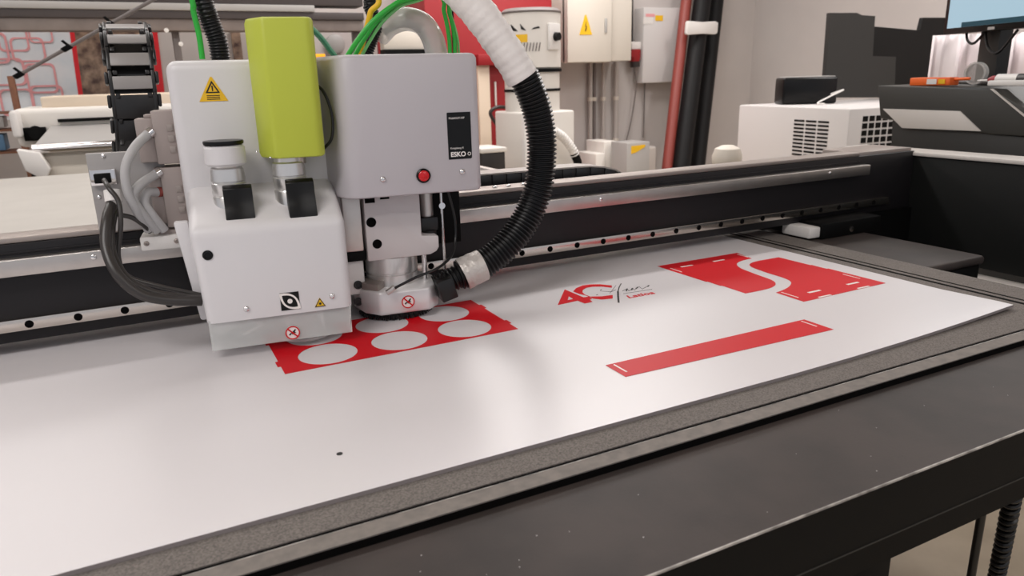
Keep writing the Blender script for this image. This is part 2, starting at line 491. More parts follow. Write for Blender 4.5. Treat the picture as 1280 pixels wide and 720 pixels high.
def ink(*pts, w=0.0012):
    P = [Vector((p[0], p[1], 0)) for p in pts]
    for a, c in zip(P, P[1:]):
        d = (c - a).normalized(); nn = Vector((-d.y, d.x, 0)) * w
        g.prism([tuple((a - d * w * .4 + nn)[:2]), tuple((a - d * w * .4 - nn)[:2]), tuple((c + d * w * .4 - nn)[:2]), tuple((c + d * w * .4 + nn)[:2])][::-1] if False else
                [(a.x - nn.x, a.y - nn.y), (c.x - nn.x, c.y - nn.y), (c.x + nn.x, c.y + nn.y), (a.x + nn.x, a.y + nn.y)], (0, 0, PZ), XA, YA, .0003)
ink((0.9059, -0.1385, 0.9), (0.8896, -0.1557, 0.9), (0.872, -0.1771, 0.9), w=.0009)
ink((0.872, -0.1771, 0.9), (0.8545, -0.2028, 0.9), (0.8358, -0.2313, 0.9), w=.0016)
ink((0.8856, -0.1828, 0.9), (0.8954, -0.1714, 0.9)); ink((0.8966, -0.1827, 0.9), (0.9051, -0.1733, 0.9)); ink((0.9082, -0.1795, 0.9), (0.9177, -0.1724, 0.9)); ink((0.9327, -0.18, 0.9), (0.9399, -0.1743, 0.9))
ink((0.8513, -0.1542, 0.9), (0.8553, -0.1519, 0.9), w=.0008); ink((0.829, -0.1757, 0.9), (0.8323, -0.1744, 0.9), w=.0008)
ink((0.8532, -0.1796, 0.9), (0.8907, -0.1443, 0.9), w=.0003); ink((0.8475, -0.1587, 0.9), (0.8609, -0.173, 0.9), (0.8749, -0.1673, 0.9), w=.0003)
ink((0.8799, -0.1792, 0.9), (0.8954, -0.1714, 0.9), (0.8891, -0.185, 0.9), (0.9051, -0.1745, 0.9), (0.9, -0.1861, 0.9), (0.9204, -0.1722, 0.9), (0.916, -0.1874, 0.9), (0.9391, -0.175, 0.9), w=.0003)
ink((0.8715, -0.1934, 0.9), (0.929, -0.1973, 0.9), w=.0003)
g.obj('logo_script', m_ink, lo, smooth=False)
g = G()
g.text('Latioa', 0.021, (0.8642, -0.2198, 0.9)[:2] + (PZ,), (1, -.02, 0), (.25, 1, 0), 0.0004, sx=1.05, bold=.0004)
g.obj('logo_lettering', m_print, lo, smooth=False)
G().prism(circle(.0032, 12), (0.3059, -0.5061, 0.9)[:2] + (PZ,), XA, YA, .0003).obj('register_mark', m_ink, board, smooth=False)

# ------------------------------------------------------------------ the gantry
gan = thing('gantry', 'long black gantry beam with steel rails spanning the table', 'gantry', (0, 0.06, BT))
GX0, GX1 = -2.2, 1.885
G().box((GX0, 0.010, 0.9185), (GX1, 0.115, 1.058), 0.002).obj('beam', m_beam, gan)
rail = G().box((GX0, 0.0, 0.9365), (1.795, 0.010, 0.9535), 0.0012).obj('lower_rail', m_steel, gan)
for i in range(-20, 31):
    if -1.0 < 0.06 * i < 1.82 and i < 30:
        G().lathe([(0.0, 0), (0.0052, 0), (0.0056, .0006), (0.0, .0007)], (0.06 * i, 0.0001, 0.945), (0, -1, 0), 16).obj('rail_bolt', m_groove, rail)
up = G().box((GX0, -0.012, 1.0165), (1.70, 0.010, 1.0395), 0.0015).obj('upper_rail', m_alu, gan)
for x in (0.094, 0.945, 1.565):
    G().lathe([(0.0038, 0), (0.0038, .001), (0.002, .0022), (0, .0024)], (x, -0.0119, 1.031), (0, -1, 0), 14).obj('rail_screw', m_chrome, up)
G().box((GX0, 0.012, 1.058), (1.69, 0.06, 1.0665), 0.0025).obj('top_profile', m_alu_dull, gan)
G().box((GX0, 0.008, 1.044), (1.69, 0.03, 1.0475), 0.001).obj('top_trim', m_beam, gan)
for x in (.742, .770, .800, .832):
    G().lathe([(0.0045, 0), (0.0045, .002), (0.002, .004), (0, .0042)], (x, 0.028, 1.0664), ZA, 14).obj('top_bolt', m_chrome, gan)
# tower at the right end
tw = G().box((1.885, -0.62, 0.80), (1.96, 0.212, 1.046), 0.004).obj('end_tower', m_housing, gan)
G().box((1.878, -0.62, 1.046), (1.962, 0.212, 1.056), 0.003).obj('tower_cap', m_strip, tw)
G().box((1.70, 0.02, 1.046), (1.885, 0.13, 1.0655), 0.002).obj('joint_cover', m_alu_dull, gan)
G().box((1.506, 0.0, 0.80), (1.885, 0.16, 0.9185)).obj('end_bracket', m_black, gan, smooth=False)
# carriage foot and its plate on the right of the bed
G().box((1.466, -0.33, 0.872), (1.655, 0.10, 0.891), 0.008, 4).obj('carriage_plate', m_ledge, gan)
G().box((1.506, -0.325, 0.74), (1.648, 0.06, 0.872), 0.004).obj('carriage_skirt', m_black, gan)
car = G().box((1.505, -0.055, 0.891), (1.70, 0.02, 0.926), 0.003).obj('carriage_block', m_black, gan)
G().lathe([(0.0065, 0), (0.0065, .0015), (0.003, .002), (0, .002)], (1.60, -0.055, 0.905), (0, -1, 0), 16).obj('carriage_bolt', m_steel, car)
G().box((1.472, -0.05, 0.8955), (1.508, 0.03, 0.920), 0.004).obj('carriage_end_cap', m_white, gan)

# ------------------------------------------------------------------ cable track behind the gantry
track = thing('cable_track', 'flat black cable track lying along behind the gantry beam', 'cable track', (0.5, 0.17, 1.02))
path = [(x * 0.032 - 0.2, 1.086) for x in range(37)]
xe = path[-1][0]
path += [(xe + 0.05 * math.sin(R(a)) + .032, 1.048 + 0.038 * math.cos(R(a))) for a in (12, 45, 78, 112)]
path = [(.53 + .0325 * i, 1.073 - 0.0003 * i) for i in range(14)] + [(.985, 1.069), (1.02, 1.068), (1.055, 1.064), (1.085, 1.056), (1.110, 1.042), (1.126, 1.02)]
for (xa, za), (xb, zb) in zip(path, path[1:]):
    d = Vector((xb - xa, 0, zb - za)); up_ = Vector((-d.z, 0, d.x))
    tl_ = G().obox(((xa + xb) / 2, 0.17, (za + zb) / 2 - .012), d, YA, up_, (d.length * 1.0, 0.06, 0.032), 0.003).obj('track_link', m_chain, track)
    G().obox(((xa + xb) / 2, 0.17, (za + zb) / 2 + .0055), d, YA, up_, (d.length * 1.0, 0.058, 0.003)).obj('link_lid', m_steelpale, tl_)

# ------------------------------------------------------------------ the tool head (local axes: x along the head, y into it, z up from the sheet)
head = thing('tool_head', 'white cutting tool head with lime green motor riding on the gantry', 'tool head', (0.215, -0.165, 0.9), R(-6.5))
H_ = dict(parent=head, local=True)
lc = G().hexa([(.004, 0, .053), (.197, 0, .053), (.197, .13, .053), (.004, .13, .053), (-.003, 0, .181), (.197, 0, .181), (.197, .13, .236), (-.003, .13, .236)], 0.013, 5, .06).obj('lower_cover', m_cover, **H_)
G().hexa([(-.007, .10, .10), (.225, .10, .10), (.225, .24, .10), (-.007, .24, .10), (-.007, .10, .3925), (.225, .10, .3925), (.225, .24, .3925), (-.007, .24, .3925)], 0.014, 5).obj('upper_cover', m_cover, **H_)
sw = G()
out = [(.150, .125), (.175, .116), (.192, .098), (.201, .076), (.206, .056), (.212, .044), (.222, .037), (.234, .035), (.398, .035), (.406, .039), (.410, .049), (.410, .26), (.150, .26)]
NS = len(out)
b = bmesh.new()
lev = [(.198, .004), (.1995, .0012), (.203, 0), (.300, 0), (.3875, 0), (.392, .0025), (.3940, .006), (.3945, .010)]
rws = []
for z, ins in lev:
    row = []
    for k, (x, y) in enumerate(out):
        a_, c_ = Vector(out[k - 1]), Vector(out[(k + 1) % NS])
        t_ = (c_ - a_).normalized(); n_in = Vector((-t_.y, t_.x))
        sh_ = -.004 * max(0, (.3 - z) / .1) if .19 < x < .24 and y < .08 else 0
        row.append(b.verts.new((x + n_in.x * ins + sh_, y + n_in.y * ins, z)))
    rws.append(row)
for a_, c_ in zip(rws, rws[1:]):
    for k in range(NS):
        b.faces.new((a_[k], a_[(k + 1) % NS], c_[(k + 1) % NS], c_[k]))
b.faces.new(rws[0][::-1]); b.faces.new(rws[-1])
sw._take(b)
dh = sw.obj('drive_cover', m_cover2, **H_)

def screw(name, p, r, parent, m=m_chrome):
    o = G().lathe([(r, 0), (r, r * .3), (r * .75, r * .62), (r * .4, r * .75), (r * .35, r * .4), (0, r * .4)], p, (0, -1, 0), 18).obj(name, m, parent, local=True)
    return o

for px in ((0.0557, -0, 0.0684), (0.1696, -0, 0.0717)):
    screw('screw', (px[0], 0.0002, px[2]), .0040, lc)
for px in ((0.2593, 0.035, 0.2244), (0.3772, 0.035, 0.2271)):
    screw('screw', (px[0], 0.0352, px[2]), .0044, dh)
sk = (0.0172, -0, 0.1469)
G().lathe([(.0066, 0), (.0066, .002), (.0045, .0025), (.004, .001), (0, .001)], (sk[0], .0008, sk[2]), (0, -1, 0), 20).obj('socket_screw', m_blackgloss, lc, local=True)

def emblem(c, s, y, parent):
    """Black square with a white leaf-shaped eye."""
    o = G().prism([(-s, -s), (s, -s), (s, s), (-s, s)], (c[0], y, c[2]), XA, ZA, 0.0006).obj('emblem', m_blackgloss, parent, local=True, smooth=False)
    ring = []
    def lens(k):
        a = s * k
        top = [(-a + 2 * a * t, a * (1 - t) ** 0 - 2 * a * t * t) for t in [i / 14 for i in range(15)]]
        A = bez((-a, a * .9), (a * .40, a * 1.05), (a * .95, a * .30), (a, -a * .9), 14)
        B = bez((a, -a * .9), (-a * .40, -a * 1.05), (-a * .95, -a * .30), (-a, a * .9), 14)
        return A + B[1:-1]
    G().prism(lens(1.06), (c[0], y - .0007, c[2]), XA, ZA, 0.0004, holes=[lens(.78)]).prism(circle(s * .27, 20), (c[0], y - .0007, c[2]), XA, ZA, .0004).obj('emblem_eye', m_printwhite, o, local=True, smooth=False)
    return o

emblem((0.1128, -0, 0.0718), .0125, -.0001, lc)

def warning(name, c, w, h, y, parent, spot='bolt'):
    o = G().prism([(-w, 0), (w, 0), (w * .06, h), (-w * .06, h)], (c[0], y, c[2]), XA, ZA, .0005).obj(name, m_yellow, parent, local=True, smooth=False)
    g = G()
    def tri(k, dz):
        return [(-w * k, dz), (w * k, dz), (0, dz + h * k * 1.02)]
    if spot == 'bolt':
        g.prism(tri(.50, h * .34), (c[0], y - .0005, c[2]), XA, ZA, .0004, holes=[tri(.34, h * .39)])
        g.prism([(-w * .04, h * .42), (w * .04, h * .42), (w * .05, h * .64), (-w * .05, h * .64)], (c[0], y - .0005, c[2]), XA, ZA, .0004)
        for k in range(3):
            g.prism([(-w * .45, h * (.07 + .075 * k)), (w * .45, h * (.07 + .075 * k)), (w * .45, h * (.10 + .075 * k)), (-w * .45, h * (.10 + .075 * k))], (c[0], y - .0005, c[2]), XA, ZA, .0004)
    else:
        g.prism(tri(.98, h * .01), (c[0], y - .0005, c[2]), XA, ZA, .0004, holes=[tri(.76, h * .09)])
        g.prism(circle(w * .2, 12, (0, h * .36)), (c[0], y - .0005, c[2]), XA, ZA, .0004)
        for a in range(8):
            ca, sa = math.cos(a * PI / 4), math.sin(a * PI / 4)
            g.prism([(ca * w * .2 - sa * w * .03, h * .36 + sa * w * .2 + ca * w * .03), (ca * w * .2 + sa * w * .03, h * .36 + sa * w * .2 - ca * w * .03), (ca * w * .36, h * .36 + sa * w * .36)], (c[0], y - .0005, c[2]), XA, ZA, .0004)
    g.obj('warning_symbol', m_ink, o, local=True, smooth=False)
    return o

w0 = (0.0482, 0.1, 0.3385)
warning('warning_sticker', w0, .0185, .032, .0998, head)
warning('laser_sticker', (0.1524, -0, 0.0585), .0075, .0125, -.0001, lc, 'sun')

def no_hand(c, r, y, parent):
    """White disc, red prohibition ring and slash over a small black hand."""
    o = G().prism(circle(r, 32), (c[0], y, c[2]), XA, ZA, .0004).obj('prohibition_sticker', m_printwhite, parent, local=True, smooth=False)
    G().prism([(-r * .55, -r * .25), (-r * .35, -r * .05), (-r * .1, r * .05), (r * .35, r * .5), (r * .5, r * .4), (r * .3, r * .1), (r * .5, -r * .1), (r * .1, -r * .1), (0, -r * .3), (-r * .15, -r * .12), (-r * .4, -r * .4)],
              (c[0], y - .0004, c[2]), XA, ZA, .0003).obj('hand_symbol', m_ink, o, local=True, smooth=False)
    s = .07 * r
    G().prism(circle(r, 32), (c[0], y - .0008, c[2]), XA, ZA, .0003, holes=[circle(r * .84, 32)]).prism([(-r * .62 - s, r * .62 - s), (r * .62 - s, -r * .62 - s), (r * .62 + s, -r * .62 + s), (-r * .62 + s, r * .62 + s)], (c[0], y - .0009, c[2]), XA, ZA, .0003).obj('prohibition_ring', m_print, o, local=True, smooth=False)

# frosted guard under the lower cover
gd = G()
gd.prism([(.006, .014), (.192, .014), (.195, .056), (.006, .056)], (0, .006, 0), XA, ZA, .0028)
gd.prism([(.004, .014), (.11, .014), (.11, .056), (.004, .056)], (.0058, 0, 0), YA, ZA, .0028)
gd.prism([(.004, .014), (.11, .014), (.11, .056), (.004, .056)], (.190, 0, 0), YA, ZA, .0028)
guard = gd.obj('guard', m_guard, smooth=False, **H_)
G().lathe([(.001, 0), (.042, 0), (.042, .003), (.030, .006), (.028, .04), (.001, .04)], (.132, .055, .006), ZA, 40).obj('pressure_foot', m_guard, **H_)
for px in ((0.1072, 0.012, 0.0356), (0.1543, 0.012, 0.0348)):
    G().box((px[0] - .0014, .010, .030), (px[0] + .0014, .022, .0525), .0004).obj('guard_rib', m_white, guard, local=True)
G().prism([(.045, .052), (.049, .0525), (.076, .038), (.048, .026), (.047, .029), (.070, .038)], (0, .020, 0), XA, ZA, .004).obj('guard_rib', m_white, guard, local=True)
G().box((.1915, .0032, .014), (.1935, .006, .0525), .0004).obj('guard_edge', m_white, guard, local=True)
no_hand((0.1117, -0, 0.0252), .0098, .0028, guard)

# the two tool stations on the sloped deck
def station(x, y, z, tall):
    st = G().lathe([(.0215, -.03), (.0225, .008), (.021, .010), (.0225, .012), (.0225, .026), (.0205, .028), (.0225, .030), (.0215, .046), (.019, .048), (.0195, tall)], (x, y, z), ZA, 32).obj('tool_holder', m_holder, **H_)
    lv = G()
    lv.prism([(-.056, -.040), (-.030, -.048), (-.004, -.02), (-.006, .026), (-.026, .029), (-.034, .025), (-.036, .010), (-.042, -.002)], (x - .0085, y, z - .003), YA, ZA, .037, bevel=.0015)
    lv.obj('latch', m_blackgloss, st, local=True)
    return st

s1 = station(.0535, .062, .205, .052)
G().lathe([(.0235, .050), (.0265, .053), (.0265, .074), (.0235, .077), (.0, .077)], (.0535, .062, .205), ZA, 36).obj('holder_collar', m_cover, s1, local=True)
cp = G().lathe([(.022, .077), (.0255, .078), (.0262, .081), (.0255, .083), (.0, .0835)], (.0535, .062, .205), ZA, 36).obj('holder_cap', m_blackgloss, s1, local=True)
s2 = station(.134, .058, .208, .06)
mo = G()
mo.prism([(.099, .062), (.117, .028), (.174, .026), (.183, .034), (.185, .10), (.105, .105), (.099, .098)][::1], (0, 0, .262), XA, YA, .180, bevel=.011)
motor = mo.obj('motor_cover', m_green, **H_)
motor['label'] = 'lime green motor cover'
G().lathe([(.019, 0), (.019, .012)], (.140, .062, .252), ZA, 30).obj('motor_neck', m_steel, motor, local=True)
for px in ((0.0941, 0.04, 0.272), (0.1102, 0.03, 0.2645)):
    screw('motor_screw', px, .0016, motor)
G().tube(spline([(.180, .07, .36), (.192, .06, .345), (.199, .055, .315), (.196, .055, .285), (.185, .06, .270)], 8), .0022, 8).obj('motor_cable', m_rubber, motor, local=True)
G().box((.172, .11, .3925), (.204, .15, .3985), .001).obj('indicator', m_amber, **H_)
# name plate and button
pl_tl, pl_br = (0.359, 0.035, 0.3125), (0.3934, 0.035, 0.2454)
pcx, pcz = .3755, .2792
G().prism([(-.0175, -.0335), (.0165, -.0335), (.0180, -.032), (.0180, .0335), (-.0165, .0335), (-.0175, .0325)], (pcx, .0349, pcz), XA, ZA, .0006).obj('name_plate', m_blackgloss, dh, local=True, smooth=False)
npl = [o for o in dh.children if o.name.startswith('name_plate')][0]
g = G()
g.text('ESKO', .0095, (pcx - .0145, .0341, pcz - .0295), XA, ZA, .0003, bold=.00025)
g.prism(circle(.0026, 14), (pcx + .0138, .0341, pcz - .0264), XA, ZA, .0003, holes=[circle(.0018, 14)])
g.text('Kongsberg X', .0038, (pcx - .0145, .0341, pcz - .0185), XA, ZA, .0003)
g.text('MultiCUT-HP', .0042, (pcx - .0150, .0341, pcz + .0240), XA, ZA, .0003)
g.obj('plate_lettering', m_printwhite, npl, local=True, smooth=False)
bt = (0.3184, 0.035, 0.2253)
G().lathe([(.0105, 0), (.0105, .003), (.0088, .0042), (.0085, .002), (0, .002)], (bt[0], .0353, bt[2]), (0, -1, 0), 28).obj('button_ring', m_blackgloss, dh, local=True)
G().lathe([(.0078, 0), (.0078, .004), (.006, .0055), (0, .006)], (bt[0], .0345, bt[2]), (0, -1, 0), 24).obj('button', m_redbutton, dh, local=True)

# milling spindle under the drive cover
sp = G().prism([(.237, .0945), (.335, .0955), (.345, .100), (.349, .106), (.349, .124), (.3225, .126), (.3225, .196), (.237, .198)], (0, .15, 0), XA, ZA, .065, bevel=.002).obj('spindle_block', m_block, **H_)
for px, r in (((0.2461, 0.085, 0.1546), .0075), ((0.2525, 0.085, 0.1206), .0072)):
    G().lathe([(r, 0), (r, .0008), (r * .7, .0009), (0, .0003)], (px[0], .0852, px[2]), (0, -1, 0), 20).obj('spindle_hole', m_groove, sp, local=True)
G().box((.239, .0845, .184), (.254, .09, .196)).obj('spindle_notch', m_groove, sp, local=True, smooth=False)
G().box((.262, .0845, .188), (.276, .09, .197)).obj('spindle_notch', m_groove, sp, local=True, smooth=False)
G().lathe([(.0415, .045), (.0415, .066), (.040, .067), (.040, .069), (.0415, .070), (.0415, .0945)], (.280, .128, 0), ZA, 40).obj('spindle_nose', m_holder, **H_)
sh = G()
sh.prism([(.216, .125), (.226, .085), (.246, .062), (.325, .062), (.342, .082), (.348, .135), (.33, .18), (.25, .18), (.225, .165)], (0, 0, .012), XA, YA, .038, bevel=.0045)
shoe = sh.obj('suction_shoe', m_shoe, **H_)
G().prism([(.2185, .125), (.228, .09), (.246, .07), (.262, .095), (.24, .125)], (0, 0, .048), XA, YA, .012, bevel=.002).obj('shoe_bracket', m_alu_dull, shoe, local=True)
no_hand((0.289, 0.062, 0.0304), .0102, .0618, shoe)
br = G()
random.seed(3)
br.lathe([(.052, .004), (.054, .004), (.054, .013), (.052, .013)], (.281, .124, 0), ZA, 48)
for k in range(170):
    a = 2 * PI * k / 170; rr = .0545 + random.uniform(-.002, .003)
    br.cyl((.281 + .0535 * math.cos(a), .124 + .0535 * math.sin(a), .013), (.281 + rr * math.cos(a + random.uniform(-.02, .02)) * 1.03, .124 + rr * math.sin(a) * 1.03, .0012), .0008, 5)
br.obj('brush_skirt', m_rubber, shoe, local=True)
G().obox((.350, .064, .044), (1, 0, .28), (0, 1, 0), (-.28, 0, 1), (.026, .03, .034), .002).obj('duct_elbow', m_rubber, shoe, local=True)
# pneumatic lift and back plates right of the spindle
bk = G().box((.322, .140, .098), (.402, .19, .20), .002).obj('back_plate', m_black, **H_)
cy_ = G().cyl((.342, .125, .115), (.342, .125, .198), .0105, 24, .001).obj('lift_cylinder', m_alu, **H_)
G().box((.327, .108, .128), (.356, .140, .150), .003).cyl((.342, .118, .112), (.342, .118, .13), .012, 18, .002).obj('cylinder_clamp', m_rubber, cy_, local=True)
G().cyl((.342, .118, .098), (.342, .118, .112), .0085, 18, .001).obj('rod_tip', m_alu_dull, cy_, local=True)
G().cyl((.3285, .105, .05), (.3285, .105, .10), .0042, 14).obj('guide_pin', m_chrome, **H_)
G().cyl((.3655, .12, .06), (.3655, .12, .198), .0026, 12).lathe([(.0052, -.002), (.0052, .002)], (.3655, .118, .165), (0, -1, 0), 16).obj('guide_rod', m_chrome, **H_)
# plates left of the spindle
sl = G().box((.205, .085, .112), (.232, .16, .2), .002).obj('side_plate', m_alu, **H_)
G().box((.205, .092, .095), (.236, .16, .112), .002).obj('side_block', m_black, **H_)
wb = G().box((.198, .10, .04), (.232, .16, .095), .004).obj('mount_base', m_white, **H_)
for px in ((0.2204, 0.1, 0.0562), (0.2181, 0.1, 0.0293)):
    G().lathe([(.0068, 0), (.0068, .002), (.0045, .002), (.004, .0005), (0, .0005)], (px[0], .1, px[2]), (0, -1, 0), 18).obj('mount_bolt', m_rubber, wb, local=True)
G().tube(spline([(.3705, .10, .196), (.380, .10, .15), (.379, .095, .115), (.365, .075, .092), (.335, .052, .080), (.30, .045, .072), (.268, .05, .058)], 8), .0022, 8).obj('sensor_cable', m_rubber, shoe, local=True)
G().obox((.262, .052, .055), (1, .2, .5), (0, 1, 0), (-.5, 0, 1), (.016, .008, .007), .001).obj('sensor_plug', m_alu, shoe, local=True)

# left flank: slim bracket, connector blocks, cable plate
G().hexa([(-.006, .05, .045), (.012, .05, .045), (.012, .065, .045), (-.006, .065, .045), (-.022, .05, .185), (-.004, .05, .185), (-.004, .065, .185), (-.022, .065, .185)], .003, 2).obj('side_bracket', m_cover, **H_)
cb = G()
cb.box((-.036, .13, .255), (-.004, .18, .328), .002).box((-.058, .135, .258), (-.034, .175, .318), .002).box((-.046, .14, .318), (-.034, .17, .323), .001)
cb.box((-.036, .13, .165), (-.004, .18, .25), .002).box((-.052, .135, .17), (-.034, .175, .238), .002).box((-.044, .14, .238), (-.034, .17, .25), .001)
cb.box((-.050, .128, .145), (-.004, .18, .162), .002)
con = cb.obj('connector_blocks', m_connector, **H_)
for z0 in (.27, .285, .30, .185, .20, .215):
    G().box((-.018, .1285, z0), (-.010, .131, z0 + .009), .0005).obj('connector_slot', m_alu_dull, con, local=True)
lp = G().box((-.127, .150, .163), (-.030, .156, .274), .002).obj('connector_plate', m_plate, **H_)
dc = (-0.1098, 0.15, 0.2398)
G().box((dc[0] - .015, .142, dc[2] - .010), (dc[0] + .017, .151, dc[2] + .012), .001).obj('plate_socket', m_chrome, lp, local=True)
G().box((dc[0] - .009, .132, dc[2] - .006), (dc[0] + .011, .145, dc[2] + .007), .001).obj('socket_plug', m_black, lp, local=True)
for px in ((-0.1051, 0.15, 0.2694), (-0.1191, 0.15, 0.2136)):
    screw('plate_screw', (px[0], .1502, px[2]), .0030, lp)
# cable clamp on top of the gantry rail
cc = G().box((-.074, .120, .136), (-.019, .170, .1565), .003).box((-.066, .150, .1565), (-.019, .175, .166), .003).obj('cable_clamp', m_white, **H_)
for x in (-.066, -.027):
    screw('clamp_screw', (x, .1202, .147), .0036, cc, m_alu_dull)

# ------------------------------------------------------------------ cables on the left flank
def cable(name, pts, r, m, label, cat='cable', group=None, n=12):
    o = G().tube(spline(pts, 10), r, n).obj(name, m)
    tag(o, label, cat, group)
    return at_base(o)

gc = [
    ([(0.1886, -0.03, 1.1988), (0.1677, -0.05, 1.1808), (0.1532, -0.06, 1.156), (0.1512, -0.06, 1.1239), (0.1587, -0.055, 1.0951), (0.1687, -0.04, 1.0657)], 'longest grey cable looping up to the top connector block'),
    ([(0.1904, -0.03, 1.1425), (0.1671, -0.05, 1.1311), (0.156, -0.055, 1.1163), (0.1634, -0.052, 1.093), (0.1796, -0.04, 1.0632)], 'grey cable from the lower connector block to the white clamp'),
    ([(0.1888, -0.025, 1.1162), (0.1744, -0.04, 1.1182), (0.1693, -0.045, 1.1048), (0.1759, -0.046, 1.0886), (0.1889, -0.04, 1.0633)], 'short grey cable with red-brown end nearest the head'),
]
for pts, lab in gc:
    o = cable('grey_cable', pts, .0062, m_cable, lab, group='grey cables on the white clamp')
    MATRIX[o.name] = Matrix.Translation(o.location)
    d0 = Vector(pts[0]) - Vector(pts[1])
for k, (p0, p1, m_) in enumerate((((0.1867, -0.0305, 1.1968), (0.1931, -0.028, 1.2017), m_chrome), ((0.1882, -0.031, 1.1417), (0.195, -0.028, 1.1453), m_chrome), ((0.1878, -0.026, 1.1164), (0.1973, -0.022, 1.1162), m_redbrown))):
    G().cyl(p0, p1, .0074, 18, .0008).obj('cable_ferrule', m_, bpy.data.objects['grey_cable' + ('' if k == 0 else '.%03d' % k)], local=False)
pl = [
    ([(0.1322, -0.05, 1.1136), (0.1216, -0.08, 1.0919), (0.1157, -0.1, 1.0585), (0.1239, -0.12, 1.0261), (0.146, -0.13, 0.999), (0.1777, -0.135, 0.9864), (0.2186, -0.13, 0.9773)], .0072, 'thickest black cable sagging from the plate to the white cover'),
    ([(0.1353, -0.05, 1.1089), (0.1254, -0.078, 1.0804), (0.1224, -0.095, 1.048), (0.1348, -0.115, 1.0179), (0.1586, -0.125, 0.9991), (0.1881, -0.13, 0.989), (0.2194, -0.125, 0.9799)], .0045, 'middle black cable sagging beside the thickest one'),
    ([(0.1247, -0.04, 1.1402), (0.1293, -0.06, 1.1313), (0.1381, -0.07, 1.1135), (0.1366, -0.08, 1.0849), (0.1273, -0.085, 1.0432), (0.1347, -0.095, 1.0167), (0.1709, -0.11, 1.0002), (0.2201, -0.12, 0.9825)], .0032, 'thin dark cable hanging from the metal plug socket'),
    ([(0.1333, -0.06, 1.0952), (0.1507, -0.055, 1.0881), (0.1637, -0.05, 1.0747), (0.1693, -0.04, 1.0633)], .0032, 'short black cable running to the white clamp'),
]
for pts, r, lab in pl:
    cable('black_cable', pts, r, m_cable_dark, lab, group='black cables left of the tool head')
o = tag(G().tube([(0.1323, -0.05, 1.1266), (0.132, -0.055, 1.1121)], .0105, 20).tube([(0.1322, -0.055, 1.1131), (0.1323, -0.056, 1.1078)], .0075, 16).obj('cable_gland', m_white), 'white cable gland on the metal plate holding the black cables', 'cable gland')
at_base(o)

# ------------------------------------------------------------------ suction hose
hose = thing('suction_hose', 'fat black corrugated hose with white wrapped top beside the tool head', 'hose', (0.5961, -0.13, 0.9573))
hp = spline([(0.5989, -0.13, 0.9582), (0.6335, -0.135, 0.9689), (0.6778, -0.14, 0.9971), (0.7153, -0.14, 1.0362), (0.7384, -0.14, 1.0822), (0.7467, -0.14, 1.1303), (0.7461, -0.14, 1.1744), (0.7368, -0.14, 1.2179), (0.7181, -0.14, 1.2604)], 12)
ridged(G(), hp, .0240, .0062, .0040, 26).obj('corrugated_hose', m_rubber, hose)
wp = spline([(0.7152, -0.14, 1.2569), (0.6967, -0.135, 1.2891), (0.6783, -0.125, 1.3208), (0.659, -0.115, 1.3509), (0.6357, -0.1, 1.3833), (0.6183, -0.08, 1.4095), (.50, .0, 1.56), (.46, .12, 1.80), (.46, .20, 2.2), (.46, .22, 3.24)], 12)
G().tube(wp, [.0252 + .0035 * (i / len(wp)) + .0005 * math.sin(i * 1.7) + .0005 * math.sin(i * .6) for i in range(len(wp))], 24).obj('fabric_wrap', m_wrap, hose)
jp = [Vector(p) for p in ((0.5884, -0.128, 0.9514), (0.6045, -0.13, 0.9587), (0.6178, -0.132, 0.9639), (0.6383, -0.134, 0.9707))]
G().tube(spline(jp[1:], 6), [.0262, .0268, .0262, .0266, .027, .0264, .026, .0265, .0268, .0262, .026, .026, .026], 22).obj('tape_joint', m_tape, hose)
ridged(G(), spline([(0.5615, -0.122, 0.9421), (0.5804, -0.127, 0.9497), (0.6125, -0.131, 0.9618)], 12), .0195, .006, .003, 22).obj('inlet_hose', m_rubber, hose)

